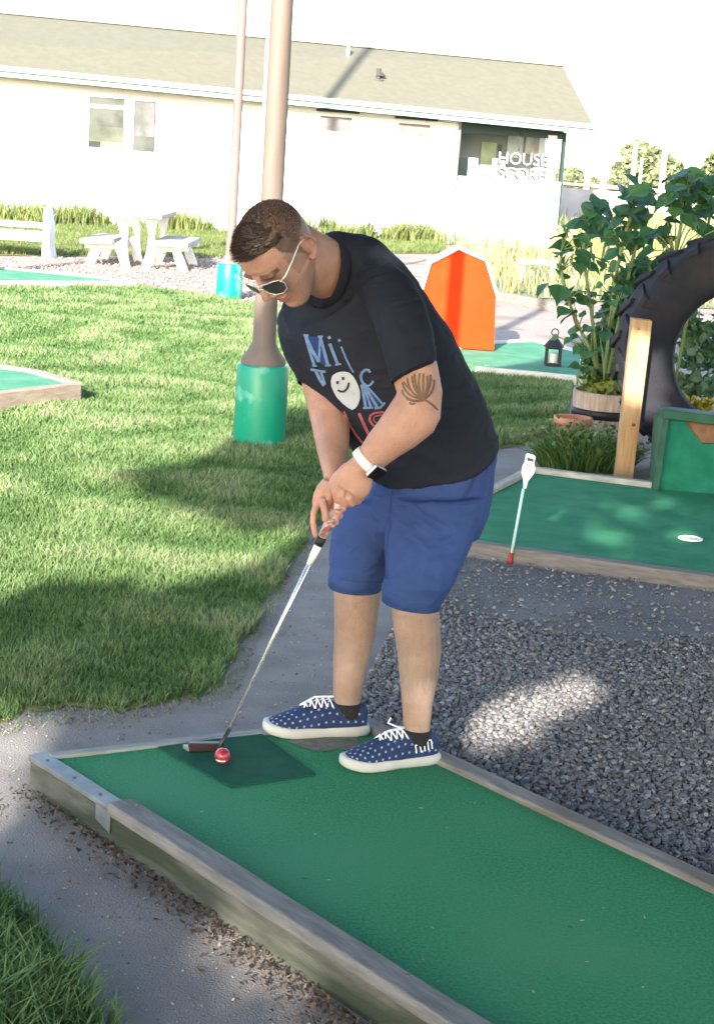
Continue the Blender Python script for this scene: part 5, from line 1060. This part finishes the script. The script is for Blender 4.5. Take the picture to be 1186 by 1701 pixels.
# ---- putter and ball
pt_ = thing('putter', 'silver shafted putter with a dark red head held over the ball', 'putter')
g0 = ctp(0, 905); hosel = ctp(0, 1212)
MB().tube([hosel, hosel.lerp(g0, .93)], [.0047, .0062], 12).build('shaft', mat('chrome_shaft', (.72, .72, .74), rough=.22, metal=.75), pt_, smooth=True)
MB().tube([hosel.lerp(g0, .90), hosel.lerp(g0, .95), g0 + (hosel - g0).normalized() * .004], [.0075, .010, .0105], 12).build('ferrule', mat('white_ferrule', (.8, .8, .8), rough=.4), pt_, smooth=True)
MB().tube([g0, g0.lerp(CT, .11)], [.0115, .0125], 14).build('grip_band', mat('black_band', (.02, .012, .012), rough=.6), pt_, smooth=True)
MB().tube([g0.lerp(CT, .11), g0.lerp(CT, .6), g0.lerp(CT, 1.0)], [.0120, .0135, .0145], 14).build('grip', mat('pink_white_grip', (.55, .48, .46), (.36, .14, .13), 45, .6, lo_=.54, hi=.60), pt_, smooth=True)
Hb = G(362, 1246, ZL + .016)
MB().tube([hosel + ca * .004, hosel.lerp(Hb, .6), Hb], [.0062, .0058, .0072], 10).build('hosel', mat('black_hosel', (.02, .02, .022), rough=.4), pt_, smooth=True)
ha, hb2 = G(313, 1251, ZL + .005), G(372, 1250, ZL + .005); hd_ = (hb2 - ha).normalized(); hn = Vector((hd_.y, -hd_.x, 0))
hd2 = MB().prism([ha + z1 * .002, hb2 + z1 * .002, hb2 + z1 * .024, ha + z1 * .026], -hn * .016).build('head', mat('dark_red_head', (.018, .008, .009), (.032, .011, .012), 20, .6), pt_, bevel=.003)
MB().prism([ha + hn * .001 + z1 * .0255, hb2 + hn * .001 + z1 * .0235, hb2 + hn * .001 - hn * .018 + z1 * .0235, ha - hn * .018 + z1 * .0255], (0, 0, .0025)).build('top_line', mat('black_topline', (.015, .015, .018), rough=.35), hd2, bevel=.001)
MB().prism([ha - hd_ * .012 - hn * .03 + z1 * .003, ha + hn * .0 + z1 * .003, hb2 - hd_ * .02 - hn * .022 + z1 * .003, ha.lerp(hb2, .5) - hn * .034 + z1 * .003], (0, 0, .012)).build('flange', mat('steel_flange', (.25, .30, .27), rough=.4, metal=.5), hd2, bevel=.002)
bc = G(370, 1268, ZL + .005) + Vector((0, 0, .0213)); bo = D(370, 1256, bc.y)
bb3 = MB().ball(Vector((bo.x, bc.y, ZL + .0048 + .0213)), .0213, n=24, m=16).build('golf_ball', mat('red_ball', (.30, .022, .035), (.36, .04, .055), 30, .28, coat=.3), smooth=True)
tag(bb3, 'red golf ball with a white band resting on the dark tee mat', 'golf ball')
bcn = Vector((bo.x, bc.y, ZL + .0048 + .0213)); V = []
for j in range(9):
    th = -2.55 + 1.5 * j / 8
    for el in (-.52, -.30): V.append(bcn + Vector((math.cos(th) * math.cos(el), math.sin(th) * math.cos(el), math.sin(el))) * .02155)
MB().add(V, [(2 * j, 2 * j + 1, 2 * j + 3, 2 * j + 2) for j in range(8)]).build('white_band', mat('ball_white', (.8, .78, .78), rough=.4), bb3, fix=False)

#SECTION pivots: move each thing's origin to its base
for o in [o for o in SC.objects if o.parent is None and o.type in ('MESH', 'EMPTY')]:
    if o.location.length > 1e-6: continue
    ms_ = [c for c in [o] + list(o.children_recursive) if c.type == 'MESH' and len(c.data.vertices)]
    if not ms_: continue
    mn = np.array([1e9] * 3); mx_ = -mn
    for c in ms_:
        a = np.empty(len(c.data.vertices) * 3, dtype=np.float32); c.data.vertices.foreach_get('co', a); a = a.reshape(-1, 3); mn = np.minimum(mn, a.min(0)); mx_ = np.maximum(mx_, a.max(0))
    pv = Vector(((mn[0] + mx_[0]) / 2, (mn[1] + mx_[1]) / 2, mn[2]))
    if o.type == 'MESH': o.data.transform(Matrix.Translation(-pv))
    o.location = pv
    for c in o.children: c.location = -pv
